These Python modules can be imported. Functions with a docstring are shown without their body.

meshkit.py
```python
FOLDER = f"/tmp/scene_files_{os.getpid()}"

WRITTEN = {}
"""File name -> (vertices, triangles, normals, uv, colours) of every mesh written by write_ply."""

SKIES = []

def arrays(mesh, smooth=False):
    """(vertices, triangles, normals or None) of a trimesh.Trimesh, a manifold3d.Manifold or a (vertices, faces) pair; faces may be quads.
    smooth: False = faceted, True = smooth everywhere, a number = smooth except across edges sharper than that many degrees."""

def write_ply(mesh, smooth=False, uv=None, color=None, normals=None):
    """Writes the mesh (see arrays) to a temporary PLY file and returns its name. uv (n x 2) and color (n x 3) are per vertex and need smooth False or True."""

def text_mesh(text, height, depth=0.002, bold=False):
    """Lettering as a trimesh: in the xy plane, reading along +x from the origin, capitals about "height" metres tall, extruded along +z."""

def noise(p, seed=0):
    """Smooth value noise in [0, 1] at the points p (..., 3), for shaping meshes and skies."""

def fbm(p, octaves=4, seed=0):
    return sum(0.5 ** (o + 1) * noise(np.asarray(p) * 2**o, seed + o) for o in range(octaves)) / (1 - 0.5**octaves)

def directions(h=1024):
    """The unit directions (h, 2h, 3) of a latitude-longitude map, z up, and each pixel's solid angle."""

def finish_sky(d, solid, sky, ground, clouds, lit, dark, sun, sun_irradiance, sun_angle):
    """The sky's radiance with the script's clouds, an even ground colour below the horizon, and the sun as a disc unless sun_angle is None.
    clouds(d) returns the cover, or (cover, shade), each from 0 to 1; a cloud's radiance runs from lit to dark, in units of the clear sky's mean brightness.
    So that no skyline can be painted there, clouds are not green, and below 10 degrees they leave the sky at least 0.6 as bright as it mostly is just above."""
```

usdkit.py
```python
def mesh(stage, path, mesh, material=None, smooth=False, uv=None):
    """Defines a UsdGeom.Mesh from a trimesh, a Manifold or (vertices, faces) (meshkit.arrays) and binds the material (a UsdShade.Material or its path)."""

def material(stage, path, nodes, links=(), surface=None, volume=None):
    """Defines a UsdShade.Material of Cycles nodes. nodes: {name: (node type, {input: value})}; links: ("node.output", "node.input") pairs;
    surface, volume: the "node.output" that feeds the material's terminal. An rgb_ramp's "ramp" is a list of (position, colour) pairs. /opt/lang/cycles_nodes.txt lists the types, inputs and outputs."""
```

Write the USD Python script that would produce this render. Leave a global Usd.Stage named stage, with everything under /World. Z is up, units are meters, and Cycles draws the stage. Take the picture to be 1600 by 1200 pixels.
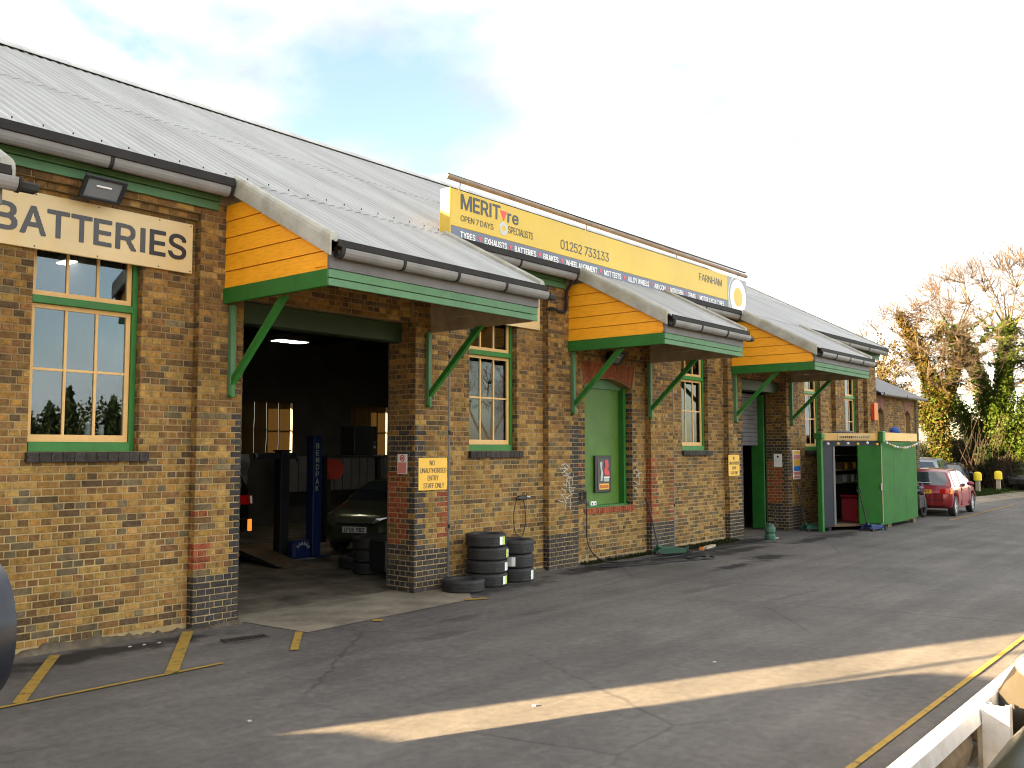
import math, random
import numpy as np, trimesh, usdkit, meshkit
from trimesh.creation import box as tbox, extrude_polygon, icosphere, revolve
from shapely.geometry import Polygon, box as sbox
from pxr import Usd, UsdGeom, UsdLux, UsdShade, Gf, Sdf, Vt

rnd = random.Random(7); rng = np.random.default_rng(7)
stage = Usd.Stage.CreateInMemory()
UsdGeom.SetStageUpAxis(stage, 'Z'); UsdGeom.SetStageMetersPerUnit(stage, 1.0)
UsdGeom.Xform.Define(stage, '/World'); UsdGeom.Scope.Define(stage, '/World/Looks')

# ------------------------------------------------------------------ camera, sky, sun, exposure
EYE = (0.0, -9.65, 2.05); YAW = math.radians(39.6); PITCH = math.atan(102 / 1435.)
EXPOSURE = 4.42
SUN_EL = math.radians(11.4); SUN_AZ = math.radians(24.1)          # the sun stands behind the building, to the left
SUN = np.array([-math.cos(SUN_AZ) * math.cos(SUN_EL), math.sin(SUN_AZ) * math.cos(SUN_EL), math.sin(SUN_EL)])
SUN_STRENGTH = 0.98; SKY_STRENGTH = 0.05
cam = UsdGeom.Camera.Define(stage, '/World/camera')
F = np.array([math.cos(YAW), math.sin(YAW), 0]); R_ = np.array([math.sin(YAW), -math.cos(YAW), 0]); U_ = np.array([0, 0, 1.])
FW = F * math.cos(PITCH) + U_ * math.sin(PITCH); UP = U_ * math.cos(PITCH) - F * math.sin(PITCH)
cam.AddTransformOp().Set(Gf.Matrix4d(*R_, 0, *UP, 0, *(-FW), 0, *EYE, 1))
cam.CreateHorizontalApertureAttr(36.0); cam.CreateVerticalApertureAttr(27.0)
cam.CreateFocalLengthAttr(36.0 * 1435 / 1600); cam.CreateFStopAttr(0.0)
cam.CreateExposureAttr(EXPOSURE); cam.CreateClippingRangeAttr(Gf.Vec2f(0.05, 5000))

sun = UsdLux.DistantLight.Define(stage, '/World/sun')
sun.CreateIntensityAttr(SUN_STRENGTH); sun.CreateAngleAttr(0.5); sun.CreateNormalizeAttr(True); sun.CreateColorAttr(Gf.Vec3f(1.0, 0.73, 0.40))
zx = SUN / np.linalg.norm(SUN); xx = np.cross([0, 0, 1.], zx); xx /= np.linalg.norm(xx); yx = np.cross(zx, xx)
sun.AddTransformOp().Set(Gf.Matrix4d(*xx, 0, *yx, 0, *zx, 0, 0, 0, 50, 1))
dome = UsdLux.DomeLight.Define(stage, '/World/sky')
M = {}
def mat(name, nodes, links=(), surface='p.BSDF', volume=None):
    M[name] = usdkit.material(stage, '/World/Looks/' + name, nodes, links, surface, volume); return M[name]
SKYROT = math.atan2(SUN[0], SUN[1])
mat('sky_look', {
    'tc': ('texture_coordinate', {}), 'm': ('mapping', {'scale': (1.0, 1.0, 2.1), 'location': (5.5, 5.5, 0.5)}),
    'n': ('noise_texture', {'scale': 1.75, 'detail': 7, 'roughness': 0.55, 'distortion': 0.25}),
    'r': ('rgb_ramp', {'ramp': [(0.0, (0, 0, 0)), (0.40, (0.05,) * 3), (0.50, (0.75,) * 3), (0.62, (1, 1, 1)), (1, (1, 1, 1))]}),
    'n2': ('noise_texture', {'scale': 3.2, 'detail': 6, 'roughness': 0.5}),
    'r2': ('rgb_ramp', {'ramp': [(0.30, (0.80, 0.81, 0.84)), (0.42, (1.25, 1.24, 1.24)), (0.54, (2.5, 2.42, 2.3)), (0.75, (3.6, 3.42, 3.15))]}),
    's': ('sky_texture', {'sky_type': 'single_scattering', 'sun_disc': False, 'sun_elevation': SUN_EL, 'sun_rotation': SKYROT, 'altitude': 80.0, 'air_density': 1.0, 'aerosol_density': 0.7, 'ozone_density': 1.0}),
    'sm': ('mix_color', {'blend_type': 'multiply', 'fac': 1.0, 'b': (0.50, 0.47, 0.44), 'use_clamp': False}), 'mx': ('mix_color', {'use_clamp': False}), 'b': ('background_shader', {'strength': SKY_STRENGTH})},
    [('tc.generated', 'm.vector'), ('m.vector', 'n.vector'), ('m.vector', 'n2.vector'), ('n.fac', 'r.fac'), ('n2.fac', 'r2.fac'),
     ('r.color', 'mx.fac'), ('s.color', 'sm.a'), ('sm.result', 'mx.a'), ('r2.color', 'mx.b'), ('mx.result', 'b.color')], surface='b.background')
UsdShade.MaterialBindingAPI.Apply(dome.GetPrim()).Bind(M['sky_look'])

# ------------------------------------------------------------------ materials
def paint(name, col, rough=0.5, noise=0.12, scale=6.0, metal=0.0, bump=0.0, bscale=60., dirt=None, spec=0.5, coat=0.0):
    c = np.array(col, float)
    lo, hi = c * (1 - noise), np.minimum(c * (1 + noise), 0.95)
    nodes = {'g': ('geometry', {}), 'n': ('noise_texture', {'scale': scale, 'detail': 5, 'roughness': 0.6}),
             'r': ('rgb_ramp', {'ramp': [(0.3, tuple(lo)), (0.7, tuple(hi))]}),
             'p': ('principled_bsdf', {'roughness': rough, 'metallic': metal, 'specular_ior_level': spec, 'coat_weight': coat})}
    links = [('g.position', 'n.vector'), ('n.fac', 'r.fac')]
    out = 'r.color'
    if dirt:
        dcol, amount, dscale = dirt
        nodes['dn'] = ('noise_texture', {'scale': dscale, 'detail': 6, 'roughness': 0.65})
        nodes['dr'] = ('rgb_ramp', {'ramp': [(0.62 - amount * 0.4, (0, 0, 0)), (0.78, (min(1, amount * 1.6),) * 3)]})
        nodes['dm'] = ('mix_color', {'b': dcol})
        links += [('g.position', 'dn.vector'), ('dn.fac', 'dr.fac'), ('dr.color', 'dm.fac'), ('r.color', 'dm.a')]
        out = 'dm.result'
    links.append((out, 'p.base_color'))
    if bump:
        nodes['bn'] = ('noise_texture', {'scale': bscale, 'detail': 4})
        nodes['bu'] = ('bump', {'strength': bump, 'distance': 0.01})
        links += [('g.position', 'bn.vector'), ('bn.fac', 'bu.height'), ('bu.normal', 'p.normal')]
    return mat(name, nodes, links)

mat('brick_look', {
    'a': ('attribute', {'attribute': 'tint'}), 'g': ('geometry', {}),
    'n': ('noise_texture', {'scale': 14, 'detail': 8, 'roughness': 0.72}), 'r': ('rgb_ramp', {'ramp': [(0.28, (0.30, 0.31, 0.33)), (0.43, (0.72, 0.71, 0.70)), (0.55, (1.05, 1.03, 1.0)), (0.75, (1.5, 1.42, 1.3))]}),
    'm': ('mix_color', {'blend_type': 'multiply', 'fac': 1.0, 'use_clamp': False}),
    'n2': ('noise_texture', {'scale': 70, 'detail': 3, 'roughness': 0.6}), 'r2': ('rgb_ramp', {'ramp': [(0.60, (0, 0, 0)), (0.72, (0.6,) * 3)]}),
    'm2': ('mix_color', {'b': (0.26, 0.19, 0.10)}),
    'n4': ('noise_texture', {'scale': 55, 'detail': 4, 'roughness': 0.7}), 'r4': ('rgb_ramp', {'ramp': [(0.30, (0.55,) * 3), (0.42, (0, 0, 0))]}),
    'm4': ('mix_color', {'b': (0.035, 0.028, 0.022)}),
    'mp3': ('mapping', {'scale': (1.5, 1.5, 0.40)}), 'n3': ('noise_texture', {'scale': 1.1, 'detail': 6, 'roughness': 0.62}), 'r3': ('rgb_ramp', {'ramp': [(0.3, (0.62, 0.61, 0.59)), (0.5, (0.98,) * 3), (0.7, (1.18,) * 3)]}),
    'm3': ('mix_color', {'blend_type': 'multiply', 'fac': 1.0, 'use_clamp': False}),
    'bn': ('noise_texture', {'scale': 90, 'detail': 5, 'roughness': 0.7}), 'bu': ('bump', {'strength': 0.6, 'distance': 0.006}),
    'p': ('principled_bsdf', {'roughness': 0.85, 'specular_ior_level': 0.25})},
    [('g.position', 'n.vector'), ('n.fac', 'r.fac'), ('a.color', 'm.a'), ('r.color', 'm.b'), ('g.position', 'n2.vector'), ('n2.fac', 'r2.fac'),
     ('g.position', 'n4.vector'), ('n4.fac', 'r4.fac'), ('m.result', 'm4.a'), ('r4.color', 'm4.fac'),
     ('m4.result', 'm2.a'), ('r2.color', 'm2.fac'), ('g.position', 'mp3.vector'), ('mp3.vector', 'n3.vector'), ('n3.fac', 'r3.fac'), ('m2.result', 'm3.a'), ('r3.color', 'm3.b'), ('m3.result', 'p.base_color'),
     ('g.position', 'bn.vector'), ('bn.fac', 'bu.height'), ('bu.normal', 'p.normal')])
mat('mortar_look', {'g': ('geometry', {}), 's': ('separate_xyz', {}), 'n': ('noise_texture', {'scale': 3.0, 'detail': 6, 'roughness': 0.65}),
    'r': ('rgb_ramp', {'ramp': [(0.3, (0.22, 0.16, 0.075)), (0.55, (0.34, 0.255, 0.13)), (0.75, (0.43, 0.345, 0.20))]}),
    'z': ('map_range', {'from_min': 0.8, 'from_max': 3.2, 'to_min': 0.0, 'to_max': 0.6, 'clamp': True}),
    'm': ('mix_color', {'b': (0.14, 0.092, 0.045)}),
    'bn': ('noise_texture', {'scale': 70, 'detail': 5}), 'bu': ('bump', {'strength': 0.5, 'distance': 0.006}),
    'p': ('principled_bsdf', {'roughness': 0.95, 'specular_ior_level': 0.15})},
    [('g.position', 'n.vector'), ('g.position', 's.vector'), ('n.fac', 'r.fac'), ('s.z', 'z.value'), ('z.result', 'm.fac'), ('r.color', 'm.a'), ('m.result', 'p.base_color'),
     ('g.position', 'bn.vector'), ('bn.fac', 'bu.height'), ('bu.normal', 'p.normal')])

# asphalt, with oil stains where the photograph has them (x, y, half-length, half-width, depth)
STAINS = [(4.6, -0.45, 1.5, 0.25, .85), (3.4, -0.55, 0.9, 0.3, .8), (5.9, -0.98, 0.35, 0.14, .5), (15.9, -0.75, 1.6, 0.40, .95), (18.2, -0.55, 2.4, 0.42, 1.0), (17.4, -1.15, 1.6, 0.25, .9), (16.6, -2.15, 0.8, 0.30, .95), (15.0, -2.25, .65, .15, .9), (20.6, -1.5, 1.3, .22, .85),
          (22.0, -1.5, 1.3, 0.4, .7), (13.6, -0.55, 1.5, 0.30, 1.0), (7.4, -2.5, 0.5, .12, .35), (8.4, -1.95, .45, .12, .35), (9.2, -2.4, .4, .1, .3), (26, -2.9, 1.2, .3, .45), (12.3, -3.1, .7, .12, .35), (6.0, -3.0, 1.2, 0.35, .2), (10.6, -.75, 1.2, .3, .7)]
def asphalt():
    nodes = {'g': ('geometry', {}), 'n': ('noise_texture', {'scale': 0.55, 'detail': 7, 'roughness': 0.62, 'distortion': 0.4}),
             'r': ('rgb_ramp', {'ramp': [(0.28, (0.086, 0.078, 0.071)), (0.5, (0.117, 0.106, 0.096)), (0.72, (0.152, 0.137, 0.123))]}),
             'f': ('noise_texture', {'scale': 130, 'detail': 3, 'roughness': 0.8}), 'fr': ('rgb_ramp', {'ramp': [(0.3, (0.55,) * 3), (0.5, (1.0,) * 3), (0.66, (1.75,) * 3)]}),
             'fm': ('mix_color', {'blend_type': 'multiply', 'fac': 1.0, 'use_clamp': False}),
             'w': ('noise_texture', {'scale': 2.6, 'detail': 5, 'roughness': 0.6}), 'wm': ('map_range', {'from_min': 0.25, 'from_max': 0.75, 'to_min': -0.75, 'to_max': 0.75}),
             'st': ('mix_color', {'b': (0.014, 0.012, 0.011)}), 'rr': ('map_range', {'from_min': 0, 'from_max': 1, 'to_min': 0.85, 'to_max': 0.75}),
             'md': ('noise_texture', {'scale': 11, 'detail': 6, 'roughness': 0.7}), 'mr': ('rgb_ramp', {'ramp': [(0.3, (0.78,) * 3), (0.5, (1.0,) * 3), (0.7, (1.24,) * 3)]}), 'mm': ('mix_color', {'blend_type': 'multiply', 'fac': 1.0, 'use_clamp': False}),
             'tm': ('mapping', {'scale': (0.10, 2.4, 1.0), 'rotation': (0, 0, 0.12)}), 'tn': ('noise_texture', {'scale': 1.4, 'detail': 4, 'roughness': 0.55}), 'tr': ('rgb_ramp', {'ramp': [(0.3, (0.86,) * 3), (0.7, (1.14,) * 3)]}), 'tx': ('mix_color', {'blend_type': 'multiply', 'fac': 1.0, 'use_clamp': False}),
             'cv': ('voronoi_texture', {'feature': 'distance_to_edge', 'scale': 0.33}), 'cn': ('noise_texture', {'scale': 3.0, 'detail': 6, 'roughness': 0.7}), 'cw': ('mix_color', {'fac': 0.14}), 'cr': ('rgb_ramp', {'ramp': [(0.0, (0.45,) * 3), (0.006, (0.0,) * 3), (1, (0, 0, 0))]}),
             'ck': ('noise_texture', {'scale': 0.22, 'detail': 2}), 'ckr': ('rgb_ramp', {'ramp': [(0.5, (0, 0, 0)), (0.58, (1, 1, 1))]}), 'cx': ('mix_color', {'blend_type': 'multiply', 'fac': 1.0}), 'cm': ('mix_color', {'b': (0.02, 0.018, 0.016)}),
             'ag': ('voronoi_texture', {'scale': 70}), 'agr': ('rgb_ramp', {'ramp': [(0.0, (1.7, 1.65, 1.55)), (0.16, (1.05,) * 3), (0.6, (0.86,) * 3)]}), 'am': ('mix_color', {'blend_type': 'multiply', 'fac': 0.8, 'use_clamp': False}),
             'bu': ('bump', {'strength': 0.7, 'distance': 0.006}), 'p': ('principled_bsdf', {'specular_ior_level': 0.3})}
    L = [('g.position', 'n.vector'), ('n.fac', 'r.fac'), ('g.position', 'f.vector'), ('f.fac', 'fr.fac'), ('r.color', 'fm.a'), ('fr.color', 'fm.b'), ('g.position', 'md.vector'), ('md.fac', 'mr.fac'), ('fm.result', 'mm.a'), ('mr.color', 'mm.b'), ('g.position', 'tm.vector'), ('tm.vector', 'tn.vector'), ('tn.fac', 'tr.fac'), ('mm.result', 'tx.a'), ('tr.color', 'tx.b'), ('g.position', 'cn.vector'), ('g.position', 'cw.a'), ('cn.color', 'cw.b'), ('cw.result', 'cv.vector'), ('cv.distance', 'cr.fac'), ('g.position', 'ck.vector'), ('ck.fac', 'ckr.fac'), ('cr.color', 'cx.a'), ('ckr.color', 'cx.b'), ('cx.result', 'cm.fac'), ('g.position', 'ag.vector'), ('ag.distance', 'agr.fac'), ('tx.result', 'am.a'), ('agr.color', 'am.b'), ('am.result', 'cm.a'), ('g.position', 'w.vector'), ('w.fac', 'wm.value')]
    prev = None
    for i, (x, y, a, b, d) in enumerate(STAINS):
        k = f's{i}'
        nodes[k + 'm'] = ('mapping', {'scale': (1 / a, 1 / b, 0.0), 'location': (-x / a, -y / b, 0)})
        nodes[k + 'l'] = ('vector_math', {'math_type': 'length'}); nodes[k + 'a'] = ('math', {'math_type': 'add'})
        nodes[k + 'r'] = ('map_range', {'from_min': 0.55, 'from_max': 1.15, 'to_min': d, 'to_max': 0.0, 'clamp': True})
        L += [('g.position', k + 'm.vector'), (k + 'm.vector', k + 'l.vector1'), (k + 'l.value', k + 'a.value1'), ('wm.result', k + 'a.value2'), (k + 'a.value', k + 'r.value')]
        if prev:
            nodes[k + 'x'] = ('math', {'math_type': 'maximum'}); L += [(prev, k + 'x.value1'), (k + 'r.result', k + 'x.value2')]; prev = k + 'x.value'
        else: prev = k + 'r.result'
    L += [(prev, 'st.fac'), (prev, 'rr.value'), ('cm.result', 'st.a'), ('st.result', 'p.base_color'), ('rr.result', 'p.roughness'), ('f.fac', 'bu.height'), ('bu.normal', 'p.normal')]
    mat('asphalt_look', nodes, L)
asphalt()
def worn(name, col, under, thr=0.42):
    mat(name, {'g': ('geometry', {}), 'n': ('noise_texture', {'scale': 9, 'detail': 8, 'roughness': 0.75}), 'r': ('rgb_ramp', {'ramp': [(thr - 0.06, (0, 0, 0)), (thr + 0.08, (1, 1, 1))]}),
        'm': ('mix_color', {'a': under, 'b': col}), 'p': ('principled_bsdf', {'roughness': 0.8, 'specular_ior_level': 0.2})},
        [('g.position', 'n.vector'), ('n.fac', 'r.fac'), ('r.color', 'm.fac'), ('m.result', 'p.base_color')])
worn('yellow_line_look', (0.36, 0.23, 0.045), (0.07, 0.062, 0.055), 0.40)
paint('concrete_look', (0.26, 0.22, 0.165), 0.9, 0.3, 1.3, bump=0.4, dirt=((0.05, 0.04, 0.03), 0.4, 2.2), spec=0.2)
paint('oily_floor', (0.23, 0.19, 0.14), 0.85, 0.4, 1.1, bump=0.3, dirt=((0.03, 0.025, 0.02), 0.7, 1.6), spec=0.2)
paint('plinth_concrete', (0.13, 0.105, 0.075), 0.95, 0.35, 5, bump=0.8, bscale=25, dirt=((0.05, 0.045, 0.035), 0.6, 4), spec=0.1)
mat('roof_sheet', {'g': ('geometry', {}), 'mp': ('mapping', {'scale': (1.0, 0.12, 0.12)}), 'n': ('noise_texture', {'scale': 2.4, 'detail': 6, 'roughness': 0.6}),
    'r': ('rgb_ramp', {'ramp': [(0.3, (0.26, 0.26, 0.255)), (0.5, (0.33, 0.33, 0.325)), (0.7, (0.39, 0.39, 0.38))]}),
    'd': ('noise_texture', {'scale': 9, 'detail': 7, 'roughness': 0.75}), 'dr': ('rgb_ramp', {'ramp': [(0.58, (0, 0, 0)), (0.75, (0.5,) * 3)]}), 'm': ('mix_color', {'b': (0.19, 0.175, 0.13)}),
    'p': ('principled_bsdf', {'roughness': 0.7, 'specular_ior_level': 0.35})},
    [('g.position', 'mp.vector'), ('mp.vector', 'n.vector'), ('n.fac', 'r.fac'), ('g.position', 'd.vector'), ('d.fac', 'dr.fac'), ('dr.color', 'm.fac'), ('r.color', 'm.a'), ('m.result', 'p.base_color')])
paint('flashing', (0.33, 0.325, 0.29), 0.7, 0.25, 3.5, dirt=((0.22, 0.19, 0.08), 0.45, 3))
paint('green_paint', (0.016, 0.125, 0.017), 0.45, 0.15, 4, dirt=((0.02, 0.035, 0.015), 0.2, 7))
paint('pale_green_paint', (0.062, 0.160, 0.072), 0.6, 0.15, 4, dirt=((0.05, 0.09, 0.05), 0.25, 6))
paint('door_green', (0.056, 0.135, 0.010), 0.5, 0.22, 2.2, dirt=((0.10, 0.15, 0.05), 0.25, 3))
paint('dark_green', (0.010, 0.032, 0.012), 0.5)
mat('siding_yellow', {'g': ('geometry', {}), 'm': ('mapping', {'scale': (1, 0.8, 9)}), 'n': ('noise_texture', {'scale': 7, 'detail': 7, 'roughness': 0.65}), 'r': ('rgb_ramp', {'ramp': [(0.28, (0.66, 0.27, 0.010)), (0.5, (0.88, 0.365, 0.008)), (0.75, (0.92, 0.42, 0.02))]}), 'd': ('noise_texture', {'scale': 5, 'detail': 8, 'roughness': 0.75}), 'dr': ('rgb_ramp', {'ramp': [(0.6, (0, 0, 0)), (0.74, (0.5,) * 3)]}), 'x': ('mix_color', {'b': (0.40, 0.23, 0.06)}), 'bu': ('bump', {'strength': 0.35, 'distance': 0.004}), 'p': ('principled_bsdf', {'roughness': 0.5})}, [('g.position', 'm.vector'), ('m.vector', 'n.vector'), ('n.fac', 'r.fac'), ('g.position', 'd.vector'), ('d.fac', 'dr.fac'), ('dr.color', 'x.fac'), ('r.color', 'x.a'), ('x.result', 'p.base_color'), ('n.fac', 'bu.height'), ('bu.normal', 'p.normal')])
paint('sash_yellow', (0.58, 0.35, 0.13), 0.5, 0.08, 8)
paint('cream_sign', (0.58, 0.44, 0.23), 0.35, 0.08, 1.5, dirt=((0.62, 0.34, 0.04), 0.3, 1.8))
paint('sign_yellow', (0.54, 0.36, 0.022), 0.4, 0.07, 1.2, dirt=((0.50, 0.36, 0.07), 0.3, 1.5))
paint('notice_yellow', (0.72, 0.42, 0.05), 0.4, 0.05)
paint('letter_grey', (0.045, 0.042, 0.045), 0.4, 0.1)
paint('letter_black', (0.012, 0.010, 0.012), 0.4, 0.1)
paint('band_blue', (0.105, 0.12, 0.175), 0.45, 0.1, 1.5)
paint('white_print', (0.72, 0.72, 0.72), 0.5, 0.05)
paint('red_print', (0.62, 0.055, 0.06), 0.5, 0.05)
paint('pink_print', (0.60, 0.22, 0.18), 0.5, 0.05)
paint('blue_print', (0.03, 0.17, 0.55), 0.5, 0.05)
paint('sign_grey', (0.24, 0.235, 0.25), 0.4, 0.05)
paint('silver_print', (0.42, 0.43, 0.42), 0.35, 0.05)
paint('gutter_grey', (0.155, 0.15, 0.15), 0.45, 0.2, 3)
paint('gutter_black', (0.020, 0.018, 0.018), 0.65, 0.2, 5, spec=0.15)
paint('zinc_board', (0.115, 0.11, 0.115), 0.6, 0.25, 3, dirt=((0.07, 0.06, 0.06), 0.3, 6))
paint('bare_wood', (0.24, 0.19, 0.13), 0.8, 0.25, 5)
paint('rail_wood', (0.22, 0.16, 0.115), 0.7, 0.2, 4)
paint('grey_pipe', (0.085, 0.085, 0.095), 0.4, 0.15)
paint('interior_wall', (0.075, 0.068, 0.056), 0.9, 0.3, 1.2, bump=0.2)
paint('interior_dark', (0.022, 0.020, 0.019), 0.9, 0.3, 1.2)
paint('rubber', (0.018, 0.018, 0.019), 0.65, 0.25, 12)
paint('rubber_shiny', (0.012, 0.013, 0.018), 0.3, 0.15, 6)
paint('black_plastic', (0.012, 0.012, 0.013), 0.4, 0.1)
paint('red_paint', (0.55, 0.05, 0.03), 0.4, 0.1)
paint('blue_steel', (0.008, 0.022, 0.095), 0.4, 0.15)
paint('dark_steel', (0.025, 0.025, 0.028), 0.45, 0.2, metal=0.3)
paint('steel', (0.45, 0.45, 0.46), 0.3, 0.1, metal=0.9)
paint('jack_green', (0.028, 0.105, 0.065), 0.4, 0.2, 9, dirt=((0.02, 0.025, 0.02), 0.3, 20))
paint('orange_paint', (0.50, 0.13, 0.015), 0.5, 0.1)
paint('alarm_red', (0.72, 0.07, 0.025), 0.35, 0.05)
paint('kiosk_green', (0.006, 0.088, 0.003), 0.6, 0.18, 2.5, dirt=((0.018, 0.05, 0.012), 0.35, 3), spec=0.25)
paint('kiosk_blue', (0.020, 0.024, 0.040), 0.5, 0.15)
paint('kiosk_fascia', (0.58, 0.36, 0.11), 0.5, 0.1)
paint('barrier_white', (0.60, 0.60, 0.60), 0.35, 0.08, 8, dirt=((0.30, 0.22, 0.12), 0.35, 9))
paint('galvanised', (0.42, 0.40, 0.36), 0.5, 0.15, 8, metal=0.4, dirt=((0.20, 0.12, 0.05), 0.4, 10))
paint('cover_iron', (0.035, 0.028, 0.024), 0.6, 0.3, 20)
paint('slate', (0.075, 0.073, 0.078), 0.6, 0.25, 4)
paint('bollard_yellow', (0.85, 0.62, 0.02), 0.5, 0.05)
paint('pale_wood', (0.36, 0.30, 0.21), 0.8, 0.2)
paint('soil', (0.12, 0.085, 0.045), 0.95, 0.4, 2, bump=0.6, bscale=20, dirt=((0.06, 0.07, 0.02), 0.5, 3))
paint('verge', (0.11, 0.13, 0.035), 0.95, 0.4, 1.2, bump=0.6, bscale=30)
paint('terrain_look', (0.075, 0.08, 0.035), 0.95, 0.4, 0.15)
paint('old_white', (0.42, 0.40, 0.36), 0.8, 0.3, 40)
paint('brown_stuff', (0.12, 0.075, 0.04), 0.8, 0.3, 9)
paint('white_tile', (0.17, 0.17, 0.165), 0.6, 0.15)
paint('blue_cloth', (0.02, 0.07, 0.30), 0.6, 0.15)
def carpaint(name, col, metal=0.35, rough=0.3, coat=0.8):
    mat(name, {'p': ('principled_bsdf', {'base_color': col, 'metallic': metal, 'roughness': rough, 'coat_weight': coat, 'coat_roughness': 0.05})})
carpaint('car_red', (0.23, 0.012, 0.018)); carpaint('car_silver', (0.036, 0.031, 0.024), 0.1, 0.4, 0.4); carpaint('car_black', (0.012, 0.013, 0.016)); carpaint('car_navy', (0.012, 0.015, 0.030))
carpaint('car_grey', (0.22, 0.26, 0.30), 0.6); carpaint('car_sage', (0.085, 0.095, 0.055), 0.5); carpaint('car_white', (0.72, 0.72, 0.72), 0.0, 0.35); mat('car_dark', {'p': ('principled_bsdf', {'base_color': (0.0035, 0.0045, 0.004), 'roughness': 0.32, 'specular_ior_level': 0.10})})
mat('car_glass', {'p': ('principled_bsdf', {'base_color': (0.02, 0.03, 0.035), 'roughness': 0.04, 'specular_ior_level': 0.9, 'coat_weight': 0.5, 'coat_roughness': 0.02})})
mat('lamp_glass', {'p': ('principled_bsdf', {'base_color': (0.20, 0.21, 0.23), 'roughness': 0.12, 'metallic': 0.4, 'coat_weight': 0.8, 'coat_roughness': 0.02})})
mat('tail_red', {'p': ('principled_bsdf', {'base_color': (0.50, 0.012, 0.01), 'roughness': 0.1, 'coat_weight': 1.0})})
mat('tail_amber', {'p': ('principled_bsdf', {'base_color': (0.75, 0.20, 0.02), 'roughness': 0.1, 'coat_weight': 1.0})})
mat('alloy', {'p': ('principled_bsdf', {'base_color': (0.62, 0.62, 0.63), 'roughness': 0.3, 'metallic': 0.7})})
mat('plate_yellow', {'p': ('principled_bsdf', {'base_color': (0.75, 0.42, 0.03), 'roughness': 0.4})})
mat('window_glass', {'f': ('fresnel', {'IOR': 1.75}), 't': ('transparent_bsdf', {'color': (0.86, 0.9, 0.9)}), 'g': ('glossy_bsdf', {'roughness': 0.0, 'color': (0.74, 0.84, 0.96)}), 'm': ('mix_closure', {})},
    [('f.fac', 'm.fac'), ('t.BSDF', 'm.closure1'), ('g.BSDF', 'm.closure2')], surface='m.closure')
mat('lamp_lit', {'e': ('emission', {'color': (1.0, 0.93, 0.72), 'strength': 0.8})}, surface='e.emission')
mat('tail_lit', {'e': ('emission', {'color': (1.0, 0.22, 0.03), 'strength': 0.07})}, surface='e.emission')
mat('daylight_panel', {'t': ('translucent_bsdf', {'color': (0.085, 0.066, 0.038)}), 'd': ('transparent_bsdf', {'color': (0.3, 0.28, 0.2)}), 'm': ('mix_closure', {'fac': 0.05})}, [('t.BSDF', 'm.closure1'), ('d.BSDF', 'm.closure2')], surface='m.closure')
def leafmat(name, c1, c2, tr=0.35):
    mat(name, {'g': ('geometry', {}), 'n': ('noise_texture', {'scale': 1.2, 'detail': 4}), 'r0': ('math', {'math_type': 'add'}), 'rm': ('map_range', {'from_min': 0.5, 'from_max': 1.5}),
        'r': ('rgb_ramp', {'ramp': [(0.15, c1), (0.85, c2)]}), 'p': ('principled_bsdf', {'roughness': 0.65, 'specular_ior_level': 0.15}), 't': ('translucent_bsdf', {}), 'm': ('mix_closure', {'fac': tr})},
        [('g.position', 'n.vector'), ('n.fac', 'r0.value1'), ('g.random_per_island', 'r0.value2'), ('r0.value', 'rm.value'), ('rm.result', 'r.fac'), ('r.color', 'p.base_color'), ('r.color', 't.color'), ('p.BSDF', 'm.closure1'), ('t.BSDF', 'm.closure2')], surface='m.closure')
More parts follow.
